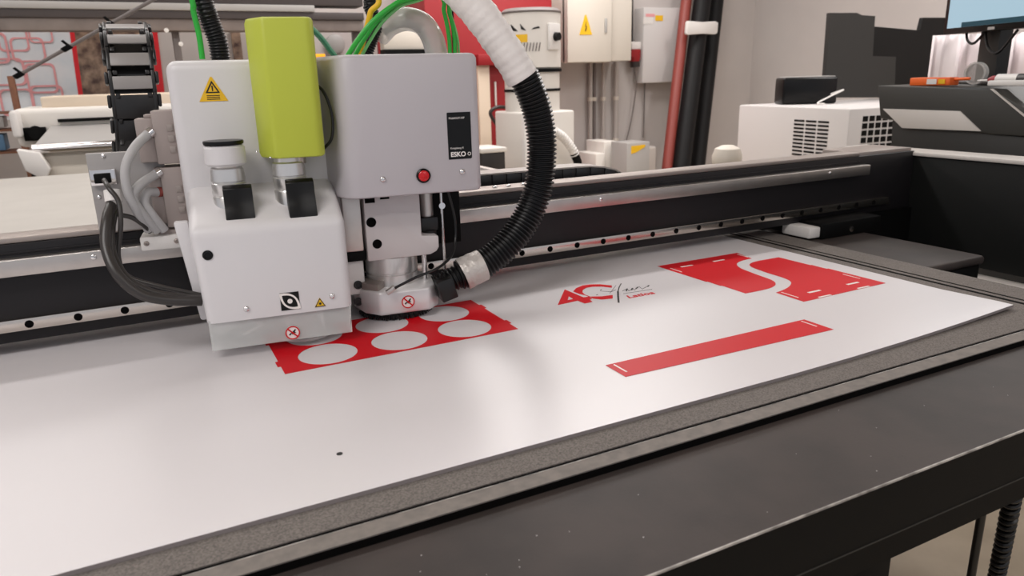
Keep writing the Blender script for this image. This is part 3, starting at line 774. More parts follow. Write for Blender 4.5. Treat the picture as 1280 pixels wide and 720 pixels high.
# ------------------------------------------------------------------ air tubes and ducts over the head
gt = [
    ([(0.4826, 0.01, 1.2932), (0.4999, 0, 1.3188), (0.5275, -0.01, 1.3498), (0.5655, -0.01, 1.3748), (0.6087, 0, 1.3955), (.50, .04, 1.46), (.47, .10, 1.62), (.44, .16, 1.9)], .0042, m_greentube, 'lowest thick green air tube rising left of the clear duct'),
    ([(0.4968, 0.02, 1.2933), (0.5159, 0.01, 1.324), (0.5412, 0, 1.3542), (0.5811, 0, 1.3807), (0.6158, 0, 1.4004), (.51, .05, 1.47), (.475, .11, 1.63), (.45, .17, 1.9)], .0036, m_greentube, 'green air tube just behind the lowest thick one'),
    ([(0.5084, 0.02, 1.2932), (0.5233, 0.01, 1.3192), (0.5432, 0, 1.3472), (0.5721, -0.005, 1.3707), (0.6153, 0, 1.3933), (.52, .06, 1.46), (.48, .12, 1.62), (.455, .18, 1.9)], .0026, m_greentube2, 'pale green air tube left of the clear duct'),
    ([(0.6551, 0, 1.2905), (0.6543, 0, 1.3269), (0.6479, 0, 1.3638), (0.6359, 0, 1.3962), (.53, .04, 1.50), (.49, .10, 1.66), (.46, .16, 1.9)], .0034, m_greentube, 'left green air tube dropping beside the white wrap'),
    ([(0.6637, 0, 1.2904), (0.6642, 0, 1.3269), (0.6575, 0, 1.3602), (0.6428, 0, 1.3963), (.54, .05, 1.50), (.50, .11, 1.66), (.465, .17, 1.9)], .0034, m_greentube, 'middle green air tube dropping beside the white wrap'),
    ([(0.6752, 0.01, 1.2906), (0.6697, 0, 1.3231), (0.6602, 0, 1.3578), (0.6453, 0, 1.3916), (.545, .06, 1.50), (.505, .12, 1.66), (.47, .18, 1.9)], .0020, m_greentube2, 'thin yellowish green tube nearest the white wrap'),
    ([(0.2749, 0.02, 1.2964), (0.2748, 0.02, 1.3283), (0.2717, 0.02, 1.3608), (0.2704, 0.02, 1.3895), (.25, .05, 1.55), (.30, .12, 1.75), (.38, .18, 1.9)], .0040, m_greentube, 'single green air tube beside the black conduit at left'),
]
for pts, r, m_, lab in gt:
    cable('air_tube', pts, r, m_, lab, 'air tube', 'air tubes above the tool head')
o = G(); ridged(o, spline([(0.3019, 0.04, 1.2944), (0.301, 0.04, 1.3216), (0.2938, 0.04, 1.3517), (0.2865, 0.04, 1.3953), (.28, .10, 1.55), (.34, .16, 1.75), (.42, .20, 1.95)], 10), .0145, .0045, .0022, 18)
at_base(tag(o.obj('conduit', m_rubber), 'black corrugated conduit rising behind the left white cover', 'conduit'))
o = G(); ridged(o, spline([(0.5233, 0.05, 1.2914), (0.5381, 0.05, 1.3237), (0.5481, 0.05, 1.3484), (0.5427, 0.06, 1.3761), (0.5356, 0.06, 1.4026), (.44, .12, 1.55), (.44, .18, 1.75), (.44, .22, 1.95)], 10), .011, .004, .0018, 14)
at_base(tag(o.obj('conduit', m_rubber), 'black braided conduit behind the green tubes', 'conduit'))
cable('yellow_cable', [(0.5117, 0.035, 1.2985), (0.5209, 0.02, 1.3341), (0.5281, 0.01, 1.362), (0.5372, 0.01, 1.3949), (.45, .08, 1.52), (.45, .15, 1.72), (.45, .2, 1.95)], .0045, m_yellow, 'yellow cable rising behind the green tubes')
duct = thing('clear_duct', 'bent translucent grey duct arching above the tool head', 'duct', (0.6384, 0.04, 1.2972))
dp = spline([(0.6456, 0.03, 1.289), (0.6377, 0.03, 1.3248), (0.6208, 0.03, 1.3474), (0.5936, 0.03, 1.3546), (0.5725, 0.05, 1.3485), (0.5584, 0.07, 1.3323)], 10)
G().tube(dp, .0185, 24, cap=False).obj('duct_wall', m_clear, duct)
G().tube(spline([(0.6313, 0.03, 1.2893), (0.6246, 0.03, 1.3198), (0.6093, 0.03, 1.3423), (0.5856, 0.04, 1.3479), (0.5639, 0.06, 1.3367)], 10), .006, 12).obj('inner_tube', m_cable, duct)

# ------------------------------------------------------------------ upright cable chain behind the head
chain = thing('cable_chain', 'upright black cable chain of hinged links rising behind the tool head', 'cable chain', (0.1746, 0.12, 1.1625))
rows = [(175, 196, .12, 58), (174, 176, .12, 58), (171, 147, .12, 58), (167, 118, .12, 59), (164, 92, .12, 60), (160.5, 66, .12, 60), (158, 48, .13, 60), (156.5, 38, .16, 61)]
CP = [Vector(p) for p in ((0.1698, 0.085, 1.1267), (0.1753, 0.12, 1.1785), (0.178, 0.115, 1.2149), (0.1795, 0.115, 1.2506), (0.1805, 0.12, 1.2823), (0.182, 0.135, 1.313), (0.1827, 0.16, 1.3353), (0.1831, 0.2, 1.3485))]
for i, (a, c) in enumerate(zip(CP, CP[1:])):
    d = (c - a); L = d.length; d.normalize()
    n = XA if False else Vector((1, 0, 0)); nn = n.cross(d).normalized()
    mid = (a + c) / 2
    g = G()
    for s in (-1, 1):
        g.obox(mid + n * s * .029, n, nn, d, (.006, .024, L * 1.08), .002)
        g.obox(mid + n * s * .0345 + d * L * .2, n, nn, d, (.005, .020, L * .55), .002)
        g.obox(mid + n * s * .022 + d * L * .42 - nn * .0 , n, nn, d, (.006, .026, L * .2), .001)
    g.obox(mid - nn * .009, n, nn, d, (.062, .003, L * .9))
    lk = g.obj('chain_link', m_chain, chain)
    G().obox(mid + nn * .010 - d * L * .04, n, nn, d, (.054, .003, L * (.97 if i < 3 else .60)), .001).obj('crossbar', m_chain if i < 3 else m_chain_plate, lk)

# ------------------------------------------------------------------ background, left
lam = thing('roll_laminator', 'white roll laminating machine behind the cutting table at left', 'laminator', (-0.2, 3.6, 0))
LY = 3.35
a = (-0.2264, 3.5, 1.2273); c_ = (0.4629, 3.5, 1.2118)
G().box((a[0], 3.4, (-0.2384, 3.5, 1.1582)[2]), (1.1, 4.2, a[2]), .01).obj('top_board', m_beige, lam)
G().box(((-0.3567, 3.4, 1.0379)[0] , 3.36, .98), (1.15, 4.0, (-0.3325, 3.4, 1.1727)[2]), .03, 4).obj('body', m_offwhite, lam)
e0 = (-0.3564, 3.3, 1.1683); e1 = (-0.3196, 3.3, 1.0333)
G().box((e0[0], 3.22, e1[2]), (e1[0], 3.9, e0[2]), .03, 4).obj('end_cover', m_white, lam)
G().box(((-0.1627, 3.34, 1.1109)[0], 3.335, (-0.1647, 3.34, 1.0989)[2]), (1.1, 3.36, (-0.162, 3.34, 1.1149)[2])).obj('feed_slot', m_black, lam, smooth=False)
k0 = (-0.3213, 3.33, 1.0795); k1 = (-0.2212, 3.33, 1.0137)
G().box((k0[0], 3.32, k1[2]), (k1[0], 3.36, k0[2]), .004).cyl((-0.2643, 3.3, 1.054), (-0.2681, 3.34, 1.0521), .035, 20).obj('control_knob', m_black, lam)
f0 = (-0.2598, 2.95, 0.9945)
zt = (-0.2113, 3.36, 1.0843)[2]; zb = (-0.2579, 2.95, 1.0054)[2]
xl = (-0.2579, 2.95, 1.0054)[0]
G().hexa([(xl, 2.95, zb - .02), (1.1, 2.95, zb - .02), (1.1, 3.36, zt - .02), (xl + .06, 3.36, zt - .02), (xl, 2.95, zb), (1.1, 2.95, zb), (1.1, 3.36, zt), (xl + .06, 3.36, zt)], .004).obj('infeed_table', m_grey, lam)
G().cyl((xl, 2.95, zb - .01), (1.1, 2.95, zb - .01), .022, 18).obj('front_roller', m_chrome, lam)
G().box((xl + .02, 2.98, .70), (1.1, 3.36, zb - .03), .01).obj('lower_body', m_cream, lam)
e2 = (-0.3165, 2.9, 1.0018); e3 = (-0.2392, 2.9, 0.9045)
G().prism([(0, 0), (.09, -.02), (.12, -.10), (.09, -.15), (.02, -.10)], (e2[0], 2.98, e2[2]), XA, ZA, .08, bevel=.006).obj('side_arm', m_white, lam)
G().box(((-0.2832, 2.97, 0.9088)[0], 2.955, .87), ((-0.2255, 2.97, 0.9044)[0], 3.0, (-0.2742, 2.97, 0.9232)[2])).obj('foot_pad', m_black, lam, smooth=False)
G().box((-0.55, 3.1, 0), (1.1, 3.9, .70), .01).obj('stand', m_grey, lam)

r0 = Vector((-0.287, 3.1, 1.321)); r1 = Vector((0.3904, 2.7, 1.6647))
rod = thing('support_rod', 'thin metal rod with dark clips slanting in front of the poster', 'rod', tuple(r0))
G().tube([r0, r1], .0085, 12).obj('rod_tube', m_steelgrey, rod)
for t in (.03, .36, .64):
    p = r0.lerp(r1, t)
    G().obox(p, (r1 - r0), YA, Vector((1, 0, -1)), (.05, .024, .024), .003).obox(p + Vector((0, 0, .02)), (r1 - r0), YA, Vector((1, 0, -1)), (.015, .010, .04), .002).obj('rod_clip', m_black, rod)

WY = BACK - 0.004
def sheet(name, pts, m, parent=None, y=WY, th=.004):
    """A flat sheet on the back wall through corner points."""
    g = G().prism([(p[0], p[2]) for p in pts], (0, y, 0), XA, ZA, th)
    return g.obj(name, m, parent, smooth=False)

po = thing('wall_poster', 'white poster with rounded red outlines on the back wall at left', 'poster', (-.6, WY, 1.2))
sheet('poster_sheet', [(-0.6858, 4.98, 1.6706), (-0.1109, 4.98, 1.673), (-0.1361, 4.98, 1.0501), (-0.7979, 4.98, 1.0823)], m_poster, po, 4.999)
sheet('red_band', [(-0.1109, 4.98, 1.673), (-0.082, 4.98, 1.6731), (-0.1065, 4.98, 1.0486), (-0.1361, 4.98, 1.0501)], m_poster_red, po, 4.9985)
def ringpath(cx, cy, w, h, g, k):
    P = []
    for qx, qy, a0 in ((1, 1, 0), (-1, 1, 90), (-1, -1, 180), (1, -1, 270)):
        P += arc((qx * (w - .35 * w), qy * (h - .35 * w)), .35 * w, .35 * w, a0, a0 + 90, 6)
    I = [(x * .86, y * .87) for x, y in P]
    g.prism(P, (cx, 4.9945 - .0006 * k, cy), XA, ZA, .002, holes=[I])
g = G()
for k, (px, w, h) in enumerate((((-0.4524, 4.985, 1.6161), .09, .10), ((-0.3764, 4.985, 1.5285), .10, .08), ((-0.5261, 4.985, 1.3857), .11, .09), ((-0.3301, 4.985, 1.3392), .09, .10), ((-0.2868, 4.985, 1.6418), .07, .07), ((-0.3171, 4.985, 1.1945), .10, .10), ((-0.4979, 4.985, 1.1852), .10, .09), ((-0.5878, 4.985, 1.5405), .10, .10))):
    ringpath(px[0], px[2], w, h, g, k)
g.obj('outline_pattern', m_poster_pink, po, smooth=False)
ph = thing('photo_poster', 'dark photographic poster with red edge behind the cable chain', 'poster', (0, WY, 1.2))
sheet('photo_sheet', [(-0.082, 4.98, 1.6731), (0.3993, 4.98, 1.6751), (0.3683, 4.98, 1.0255), (-0.1065, 4.98, 1.0486)], m_photo, ph, 4.999)
sheet('red_edge', [(0.3993, 4.98, 1.6751), (0.4412, 4.98, 1.6753), (0.4222, 4.98, 1.0229), (0.3683, 4.98, 1.0255)], m_poster_red, ph, 4.9985)

shl = thing('wooden_shelf', 'brown wooden shelf unit with boxes at the far left edge', 'shelf', (-1.2, 4.3, 0))
sx = (-0.4499, 4.3, 1.232); 
G().box((sx[0], 4.28, 0), ((-0.4173, 4.3, 1.2309)[0], 4.35, (-0.4289, 4.3, 1.348)[2]), .004).obj('post', m_wood, shl)
G().box((-2.0, 4.28, 0), (-1.94, 4.35, (-0.4289, 4.3, 1.348)[2]), .004).obj('post', m_wood, shl)
for yy in (140, 162, 190):
    q = (-0.5035, 4.3, 1.14)
    z = {140: (-0.5035, 4.3, 1.14)[2], 162: (-0.5224, 4.3, 1.0365)[2], 190: (-0.5467, 4.3, 0.9033)[2]}[yy]
    G().box((-2.0, 4.3, z - .012), (sx[0] + .01, 4.6, z)).obj('shelf_board', m_wood, shl, smooth=False)
q0, q1 = (-0.5788, 4.35, 1.0083), (-0.535, 4.35, 0.9086)
at_base(tag(G().box((q0[0], 4.32, q1[2] + .004), (q1[0], 4.5, q0[2]), .004).obj('storage_box', m_blue), 'pale blue box on the lower shelf of the wooden shelf unit', 'box'))
q0, q1 = (-0.5758, 4.35, 1.1134), (-0.5187, 4.35, 1.0435)
at_base(tag(G().box((q0[0], 4.32, q1[2] + .004), (q1[0], 4.5, q0[2]), .004).obj('storage_box', m_grey), 'grey box on the upper shelf of the wooden shelf unit', 'box'))

# overhead steel rack beam
rk = thing('steel_rack', 'grey steel rack beam crossing overhead behind the tool head', 'rack', (0.2, 4.3, 0))
RY = 4.3
z1, z2, z3, z4 = (0.5744, 4.3, 1.9864)[2], (0.5448, 4.3, 1.7758)[2], (0.5387, 4.3, 1.7322)[2], (0.5319, 4.3, 1.6835)[2]
z5 = (0.5216, 4.3, 1.6102)[2]
xr = (1.7773, 4.3, 1.7109)[0]
G().box((-3.2, 4.3, z2), (xr, 4.5, z1), .004).obj('top_beam', m_rackgrey, rk)
G().box((-3.2, 4.285, z3), (xr - .35, 4.5, z2), .006).obj('light_flange', m_grey, rk)
G().box((-3.2, 4.3, z4), (xr, 4.5, z3), .003).obj('mid_beam', m_rackgrey, rk)
G().box((-3.2, 4.32, z5), (xr, 4.5, z4), .004).obj('lower_flange', m_rackpale, rk)
pp = (0.5223, 4.4, 1.506)
G().box((pp[0] - .022, 4.4, 0), (pp[0] + .022, 4.46, z5), .004).obj('post', m_steelgrey, rk)
G().box((xr - .06, 4.4, 0), (xr - .01, 4.46, z5), .004).obj('post', m_steelgrey, rk)
for py in (38, 55):
    q = {38: (0.4635, 4.28, 1.6087), 55: (0.5373, 4.28, 1.5253)}[py]
    G().lathe([(.014, 0), (.014, .01), (0, .012)], q, (0, -1, 0), 14).obj('rack_bolt', m_white, rk)

# ------------------------------------------------------------------ background, centre
rdo = thing('red_cabinet', 'tall red steel cabinet behind the white wrapped hose', 'cabinet', (2.1, 4.4, 0))
xa, xb = (2.2796, 4.4, 1.8375)[0], (3.3924, 4.4, 1.8585)[0]
G().box((xa, 4.4, 0), (xb, 4.85, 2.15), .01).obj('body', m_wall_red, rdo)
za, zb_ = (2.704, 4.35, 1.4396)[2], (2.7004, 4.35, 1.3552)[2]
G().box(((2.6654, 4.33, 1.3973)[0], 4.30, zb_), ((2.9754, 4.33, 1.393)[0], 4.4, za), .006).obj('flange', m_wall_red, rdo)
G().box(((2.4925, 4.395, 1.841)[0], 4.392, 1.3), ((2.5124, 4.395, 1.8414)[0], 4.4, 2.1)).obj('door_gap', m_groove, rdo, smooth=False)
G().box(((2.6758, 4.34, 1.8392)[0], 4.34, 0), ((2.778, 4.34, 1.8411)[0], 4.40, (2.6963, 4.34, 1.3671)[2]), .006).obj('side_trim', m_beige, rdo)
q0, q1 = (2.8413, 4.39, 1.2298), (2.856, 4.39, 1.0407)
G().box((q0[0], 4.385, q1[2]), (q1[0], 4.4, q0[2]), .003).obj('door_handle', m_white, rdo)
cable('dark_cable', [(2.9235, 4.25, 1.022), (2.7709, 4.2, 1.0356), (2.7062, 4.2, 0.9893), (2.7793, 4.2, 0.8744), (2.8471, 4.2, 0.7699), (2.8289, 4.2, 0.6503), (2.8185, 4.2, 0.5548)[:2] + (0.02,)], .014, m_cable_dark, 'dark cable looping in front of the red cabinet')
gb = thing('control_box', 'pale box with black base strip under the clear duct arch', 'box', (1.3, 4.3, 1.4))
q0, q1 = (1.908, 4.3, 1.6354), (2.2323, 4.3, 1.4774)
G().box((q0[0], 4.3, q1[2]), (q1[0], 4.398, q0[2]), .01).obj('box_body', m_cream, gb)
q2, q3 = (1.9081, 4.3, 1.4801), (2.2932, 4.3, 1.4191)
G().box((q2[0], 4.28, q3[2]), (q3[0], 4.398, q2[2])).obj('base_strip', m_black, gb, smooth=False)
q0, q1 = (1.9625, 4.6, 1.6211), (1.9974, 4.6, 1.4153)
at_base(tag(G().box((q0[0], 4.6, 0), (q1[0], 4.64, q0[2])).obj('red_upright', m_wall_red, smooth=False), 'narrow red upright left of the pale box', 'upright'))
cable('green_strap', [(1.1534, 3.4, 1.598), (1.2297, 3.4, 1.5276), (1.2879, 3.4, 1.4466), (1.3202, 3.4, 1.3825), (1.3304, 3.4, 1.1782), (1.3053, 3.4, 0.7953), (1.3103, 3.4, 0.795)[:2] + (0.02,)], .018, m_greenstrap, 'dark green strap slanting down behind the lime motor', 'strap', n=8)
q = (1.7221, 4.95, 1.5521)
at_base(tag(G().lathe([(.075, 0), (.075, .03), (.06, .04), (0, .04)], (q[0], 4.99, q[2]), (0, -1, 0), 28).obj('round_vent', m_grey), 'round grey vent on the back wall beside the green strap', 'vent'))
q0, q1 = (0.9413, 4.98, 1.6546), (1.0071, 4.98, 1.4413)
at_base(tag(G().box((q0[0], 4.97, q1[2]), (q1[0], 4.996, q0[2])).obj('wall_panel', m_photo, smooth=False), 'narrow dark red panel on the wall left of the lime motor', 'panel'))

vac = thing('industrial_vacuum', 'white cylindrical industrial vacuum with black knob and yellow label', 'vacuum', (2.7589, 3.6, 1.2371)[:2] + (0,))
vc = (2.7589, 3.6, 1.2371); vr = .205
zt_, zs1, zs2, zl = (2.6605, 3.4, 1.6884)[2], (2.6519, 3.4, 1.3007)[2], (2.649, 3.4, 1.1696)[2], (2.6458, 3.4, 1.0259)[2]
drum = G().lathe([(vr - .01, zs1 + .01), (vr, zs1 + .02), (vr, zt_ - .01), (vr - .01, zt_), (0, zt_)], (vc[0], vc[1], 0), ZA, 48).obj('drum', m_offwhite, vac)
G().lathe([(vr + .004, zt_ - .012), (vr + .006, zt_), (vr - .02, zt_ + .02), (0, zt_ + .022)], (vc[0], vc[1], 0), ZA, 48).obj('lid', m_steelgrey, vac)
G().lathe([(vr + .006, zs1 - .012), (vr + .006, zs1 + .01)], (vc[0], vc[1], 0), ZA, 48).lathe([(vr - .004, zs2 - .01), (vr - .004, zs2 + .008)], (vc[0], vc[1], 0), ZA, 48).obj('clamp_ring', m_black, vac)
G().lathe([(vr - .01, zl), (vr - .01, zs1)], (vc[0], vc[1], 0), ZA, 48).obj('filter_ring', m_offwhite, vac)
bz = G().box((vc[0] - vr, vc[1] - vr - .02, .1), (vc[0] + vr + .01, vc[1] + vr, zl), .015, 3).obj('dust_bin', m_offwhite, vac)
for s in (-1, 1):
    G().box((vc[0] + s * .19 - .02, vc[1] - vr - .06, 0), (vc[0] + s * .19 + .02, vc[1] - vr - .01, zl + (.0 if s < 0 else -.5)), .01).obj('leg', m_white, vac)
FACE = R(27.5)      # the drum's printed side is turned towards the table
def drum_at(deg, z, r=vr):
    a = R(deg)
    vx, vy = math.sin(FACE), math.cos(FACE)
    return Vector((vc[0] + r * (-vx * math.cos(a) + vy * math.sin(a)), vc[1] + r * (-vy * math.cos(a) - vx * math.sin(a)), z))
def on_drum(pts, m, name):
    """A decal wrapped on the drum: (angle, height) corners with a little thickness."""
    b = bmesh.new()
    f = [b.verts.new(drum_at(a, z, vr + .003)) for a, z in pts]
    k = [b.verts.new(drum_at(a, z, vr - .004)) for a, z in pts]
    b.faces.new(f); b.faces.new(k[::-1])
    for i in range(len(f)):
        b.faces.new((f[i], k[i], k[(i + 1) % len(f)], f[(i + 1) % len(f)]))
    g = G(); g._take(b); return g.obj(name, m, drum, smooth=False)
kz = (2.823, 3.42, 1.5179)[2]
n_ = drum_at(47, 0, 1) - drum_at(47, 0, 0); n_.z = 0; n_.normalize(); tn = Vector((-n_.y, n_.x, 0))
G().obox(drum_at(47, kz, vr + .004), tn, n_, ZA, (.11, .02, .17), .004).obj('switch_plate', m_white, drum)
G().lathe([(.030, 0), (.026, .03), (0, .03)], drum_at(49, kz, vr + .014), n_, 20).obj('knob', m_blackgloss, drum)
y0_, y1_ = (2.5754, 3.42, 1.4852)[2], (2.5768, 3.42, 1.5359)[2]
on_drum([(-36, y0_), (-22, y0_), (-8, y0_), (-8, y1_), (-22, y1_), (-36, y1_)], m_yellow, 'yellow_label')
y0_, y1_ = (2.5473, 3.42, 1.5586)[2], (2.5486, 3.42, 1.6038)[2]
on_drum([(-46, y0_), (-27, y0_), (-42, y1_)], m_ink, 'printed_mark')
on_drum([(-20, y0_ + .010), (-10, y0_), (-22, y0_ + .045)], m_ink, 'printed_mark')
on_drum([(0, y0_ + .006), (16, y0_ + .014), (14, y0_ + .026), (4, y0_ + .018)], m_ink, 'printed_mark')
for k in range(8):
    z0_ = (2.6348, 3.42, 1.4259)[2]; a0 = -30 + 6 * k
    on_drum([(a0, z0_), (a0 + 2, z0_), (a0 + 5, z0_ + .055), (a0 + 3, z0_ + .055)], m_steelgrey, 'vent_slit')
ridged(G(), spline([(2.7643, 3.3, 0.8946), (2.8343, 3.3, 0.8471), (2.9053, 3.3, 0.7656), (2.9314, 3.3, 0.7193)], 8), .033, .02, .005, 16).obj('white_hose', m_white, vac)
G().tube([(2.9183, 3.3, 0.7425), (2.9511, 3.3, 0.6731), (2.9576, 3.3, 0.6162)], .03, 16).obj('hose_cuff', m_black, vac)
cr = thing('parts_crate', 'dark open crate with white top edge beside the vacuum', 'crate', (2.2394, 3.2, 0.7183)[:2] + (0,))
q0, q1 = (2.1632, 3.2, 0.8214), (2.3314, 3.2, 0.6747)
G().box((q0[0], 3.2, .6), (q1[0], 3.45, q0[2] - .03), .006).obj('crate_body', m_cable_dark, cr)
G().box((q0[0] - .01, 3.19, q0[2] - .03), (q1[0] + .01, 3.46, q0[2]), .006).obj('crate_rim', m_offwhite, cr)
G().box((q0[0], 3.19, 0), (q1[0], 3.45, .6), .006).obj('crate_base', m_grey, cr)

# electrical cabinet and pipes on the back wall
ec = thing('electrical_cabinet', 'cream electrical cabinet with yellow triangle hung on the back wall', 'electrical cabinet', (3.9757, 4.7, 1.4938))
q0, q1, q2 = (3.6663, 4.62, 1.3655), (4.113, 4.62, 1.3583), (4.1046, 4.62, 2.0901)
G().box((q0[0], 4.66, q0[2] + .012), ((4.3798, 4.66, 1.3552)[0], 4.996, q2[2]), .008).box((q0[0], 4.62, q0[2]), (q1[0], 4.7, q2[2]), .008).obj('cabinet_box', m_cream, ec)
dr = G().box((q0[0] - .005, 4.60, q0[2] + .005), (q1[0] + .005, 4.62, q2[2]), .006).obj('cabinet_door', m_cream, ec)
wt = (3.844, 4.6, 1.6006)
G().prism([(-.066, 0), (.066, 0), (.006, .165), (-.006, .165)], (wt[0], 4.5995, wt[2]), XA, ZA, .003).obj('warning_sign', m_yellow, dr, smooth=False)
G().prism([(-.012, .03), (.002, .03), (.012, .07), (0, .07), (.006, .115), (-.008, .07), (.002, .066)], (wt[0], 4.596, wt[2]), XA, ZA, .002).obj('bolt_symbol', m_ink, dr, smooth=False)
lk_ = (4.0532, 4.6, 1.6778)
G().box((lk_[0] - .012, 4.59, lk_[2] - .06), (lk_[0] + .012, 4.6, lk_[2] + .06), .003).obj('door_lock', m_grey, dr)
for px, r_, lab, m_ in ((738, .020, 'leftmost thin grey pipe below the cream electrical cabinet', m_steelpale), (743, .016, 'brownish pipe second from left below the cream electrical cabinet', m_steelgrey), (754, .020, 'grey pipe third from left below the cream electrical cabinet', m_steelpale), (770, .022, 'rightmost thicker pipe below the cream electrical cabinet', m_steelpale)):
    q = {738: (4.121, 4.95, 1.0678), 743: (4.1663, 4.95, 1.0663), 754: (4.2669, 4.95, 1.0628), 770: (4.4155, 4.95, 1.0576)}[px]
    zt2 = q0[2] + .01
    zc = {738: 0.75, 743: 0.6, 754: .8, 770: .85}[px]
    pt = thing('pipe', lab, 'pipe', (q[0], 4.95, zc), group='pipes below the electrical cabinet')
    G().cyl((q[0], 4.95, 0.0), (q[0], 4.95, zt2), r_, 14).obj('pipe_tube', m_, pt)
    for zz in (1.02, .62):
        G().cyl((q[0], 4.95, zz), (q[0], 4.95, zz + .035), r_ * 1.35, 14).obj('pipe_clip', m_cream, pt)
rp = thing('plug_socket', 'red industrial plug hanging on the wall right of the electrical cabinet', 'plug', (4.6262, 4.95, 1.3892))
q = (4.5883, 4.9, 1.4543)
G().lathe([(.05, -.04), (.06, 0), (.06, .06), (.05, .07)], (q[0], 4.9, q[2] - .04), ZA, 20).obj('plug_body', m_wall_red, rp)
G().cyl((q[0] - .045, 4.84, q[2] - .01), (q[0] - .02, 4.9, q[2]), .035, 18).obj('plug_face', m_wall_red, rp)
G().cyl((q[0] + .01, 4.9, q[2] - .13), (q[0], 4.9, q[2] - .06), .045, 18).obj('plug_grip', m_cable_dark, rp)
G().box((q[0] - .06, 4.86, q[2] + .03), (q[0] + .05, 4.996, q[2] + .10), .008).obj('wall_mount', m_white, rp)
cable('wall_cable', [(4.6018, 4.9, 1.2768), (4.6368, 4.93, 1.126), (4.6078, 4.96, 0.82), (4.5447, 4.96, 0.589), (4.5282, 4.96, 0.4319)], .006, m_steelgrey, 'thin grey cable hanging from the red plug')
cable('wall_cable', [(4.5921, 4.96, 1.9779), (4.5977, 4.96, 1.7199), (4.5956, 4.95, 1.4857)], .012, m_cable_dark, 'dark cable dropping down the wall into the red plug')
gbx = thing('fuse_box', 'flat grey fuse box with yellow and red stickers on the wall', 'fuse box', (4.9415, 4.9, 1.4956))
q0, q1 = (4.6531, 4.85, 1.1705), (5.2, 4.85, 1.863)
fb = G().box((q0[0], 4.85, q0[2]), (q1[0], 4.996, q1[2]), .01).obj('box_body', m_fuse, gbx)
for a_, b_, m_ in (((4.7882, 4.84, 1.7917), (4.8756, 4.84, 1.7421), m_yellow), ((4.6752, 4.84, 1.8048), (4.7792, 4.84, 1.7773), m_poster_pink), ((4.648, 4.84, 1.776), (4.7625, 4.84, 1.7124), m_white)):
    G().box((a_[0], 4.846, b_[2]), (b_[0], 4.851, a_[2])).obj('sticker', m_, fb, smooth=False)
cable('wall_cable', [(4.7641, 4.96, 1.1681), (4.7695, 4.97, 0.89), (4.7665, 4.97, 0.6382)], .007, m_steelgrey, 'thin cable running straight down from the grey fuse box')
q0, q1 = (3.9115, 4.3, 0.6851), (4.0516, 4.3, 0.4787)
at_base(tag(G().box((q0[0], 4.4, 0), (q1[0], 4.7, q0[2]), .012).box((q0[0] - .10, 4.38, 0), (q0[0] + .002, 4.7, q0[2] - .10), .01).obj('white_unit', m_offwhite), 'small white unit on the floor below the pipes', 'unit'))
bn = thing('cardboard_box', 'pale box with yellow label in front of the grey bin', 'box', (4.0681, 4.1, 0.6057)[:2] + (0,))
q0, q1 = (3.9479, 4.1, 0.7089), (4.1923, 4.1, 0.4718)
bo = G().box((q0[0], 4.1, 0), (q1[0], 4.35, q0[2] - .02), .01).obj('carton', m_grey, bn)
l0, l1 = (3.9906, 4.1, 0.6655), (4.1369, 4.1, 0.5942)
G().prism([(l0[0], l1[2]), (l0[0] + .05, l1[2] + .01), (l1[0], l0[2] - .02), (l1[0], l0[2]), (l0[0], l0[2] - .005)], (0, 4.0995, 0), XA, ZA, .003).obj('carton_label', m_yellow, bo, smooth=False)
q0, q1 = (4.2112, 4.2, 0.6098), (4.4855, 4.2, 0.4259)
at_base(tag(G().box((q0[0], 4.38, 0), (q1[0], 4.7, q0[2]), .02, 3).obj('waste_bin', m_steelpale), 'grey bin on the floor left of the leaning rolls', 'bin'))

# leaning film rolls
def roll(name, pa, pb, r, m, lab):
    a = Vector(pa); c = Vector(pb); d = (c - a)
    lo = a - d * ((a.z - .02) / d.z)
    hi = a + d * ((2.35 - a.z) / d.z)
    o = G().cyl(lo, hi, r, 28, .004).obj(name, m)
    return at_base(tag(o, lab, 'roll', 'leaning film rolls'))
roll('film_roll', (4.7102, 4.5, 0.4189), (5.1155, 4.8, 1.9297), .052, m_redbrown, 'red-brown film roll leaning on the wall, leftmost of the three')
roll('film_roll', (4.8143, 4.42, 0.4181), (5.2441, 4.72, 1.9244), .083, m_filmblack, 'black film roll leaning next to the red-brown roll')
roll('film_roll', (5.1491, 4.58, 0.3789), (5.5554, 4.88, 1.9457), .076, m_filmblack, 'black film roll leaning on the wall, rightmost of the three')
bd = [(5.239, 4.72, 1.6627)]
q = (5.0892, 4.58, 1.6602)
g = G()
g.prism([(-.185, -.055), (-.165, -.065), (.02, -.055), (.16, -.06), (.19, -.05), (.195, .045), (.16, .058), (.0, .05), (-.165, .06), (-.18, .05)], (q[0], 4.56, q[2]), XA, ZA, .035, bevel=.008)
at_base(tag(g.obj('tie_band', m_white), 'white band tied around the two black leaning rolls', 'band'))

# ------------------------------------------------------------------ background, right
ch = thing('chiller_unit', 'white chiller cabinet with slotted front grille behind the gantry', 'chiller', (3.3, 1.9, 0), R(14))
CW, CD = .66, .62
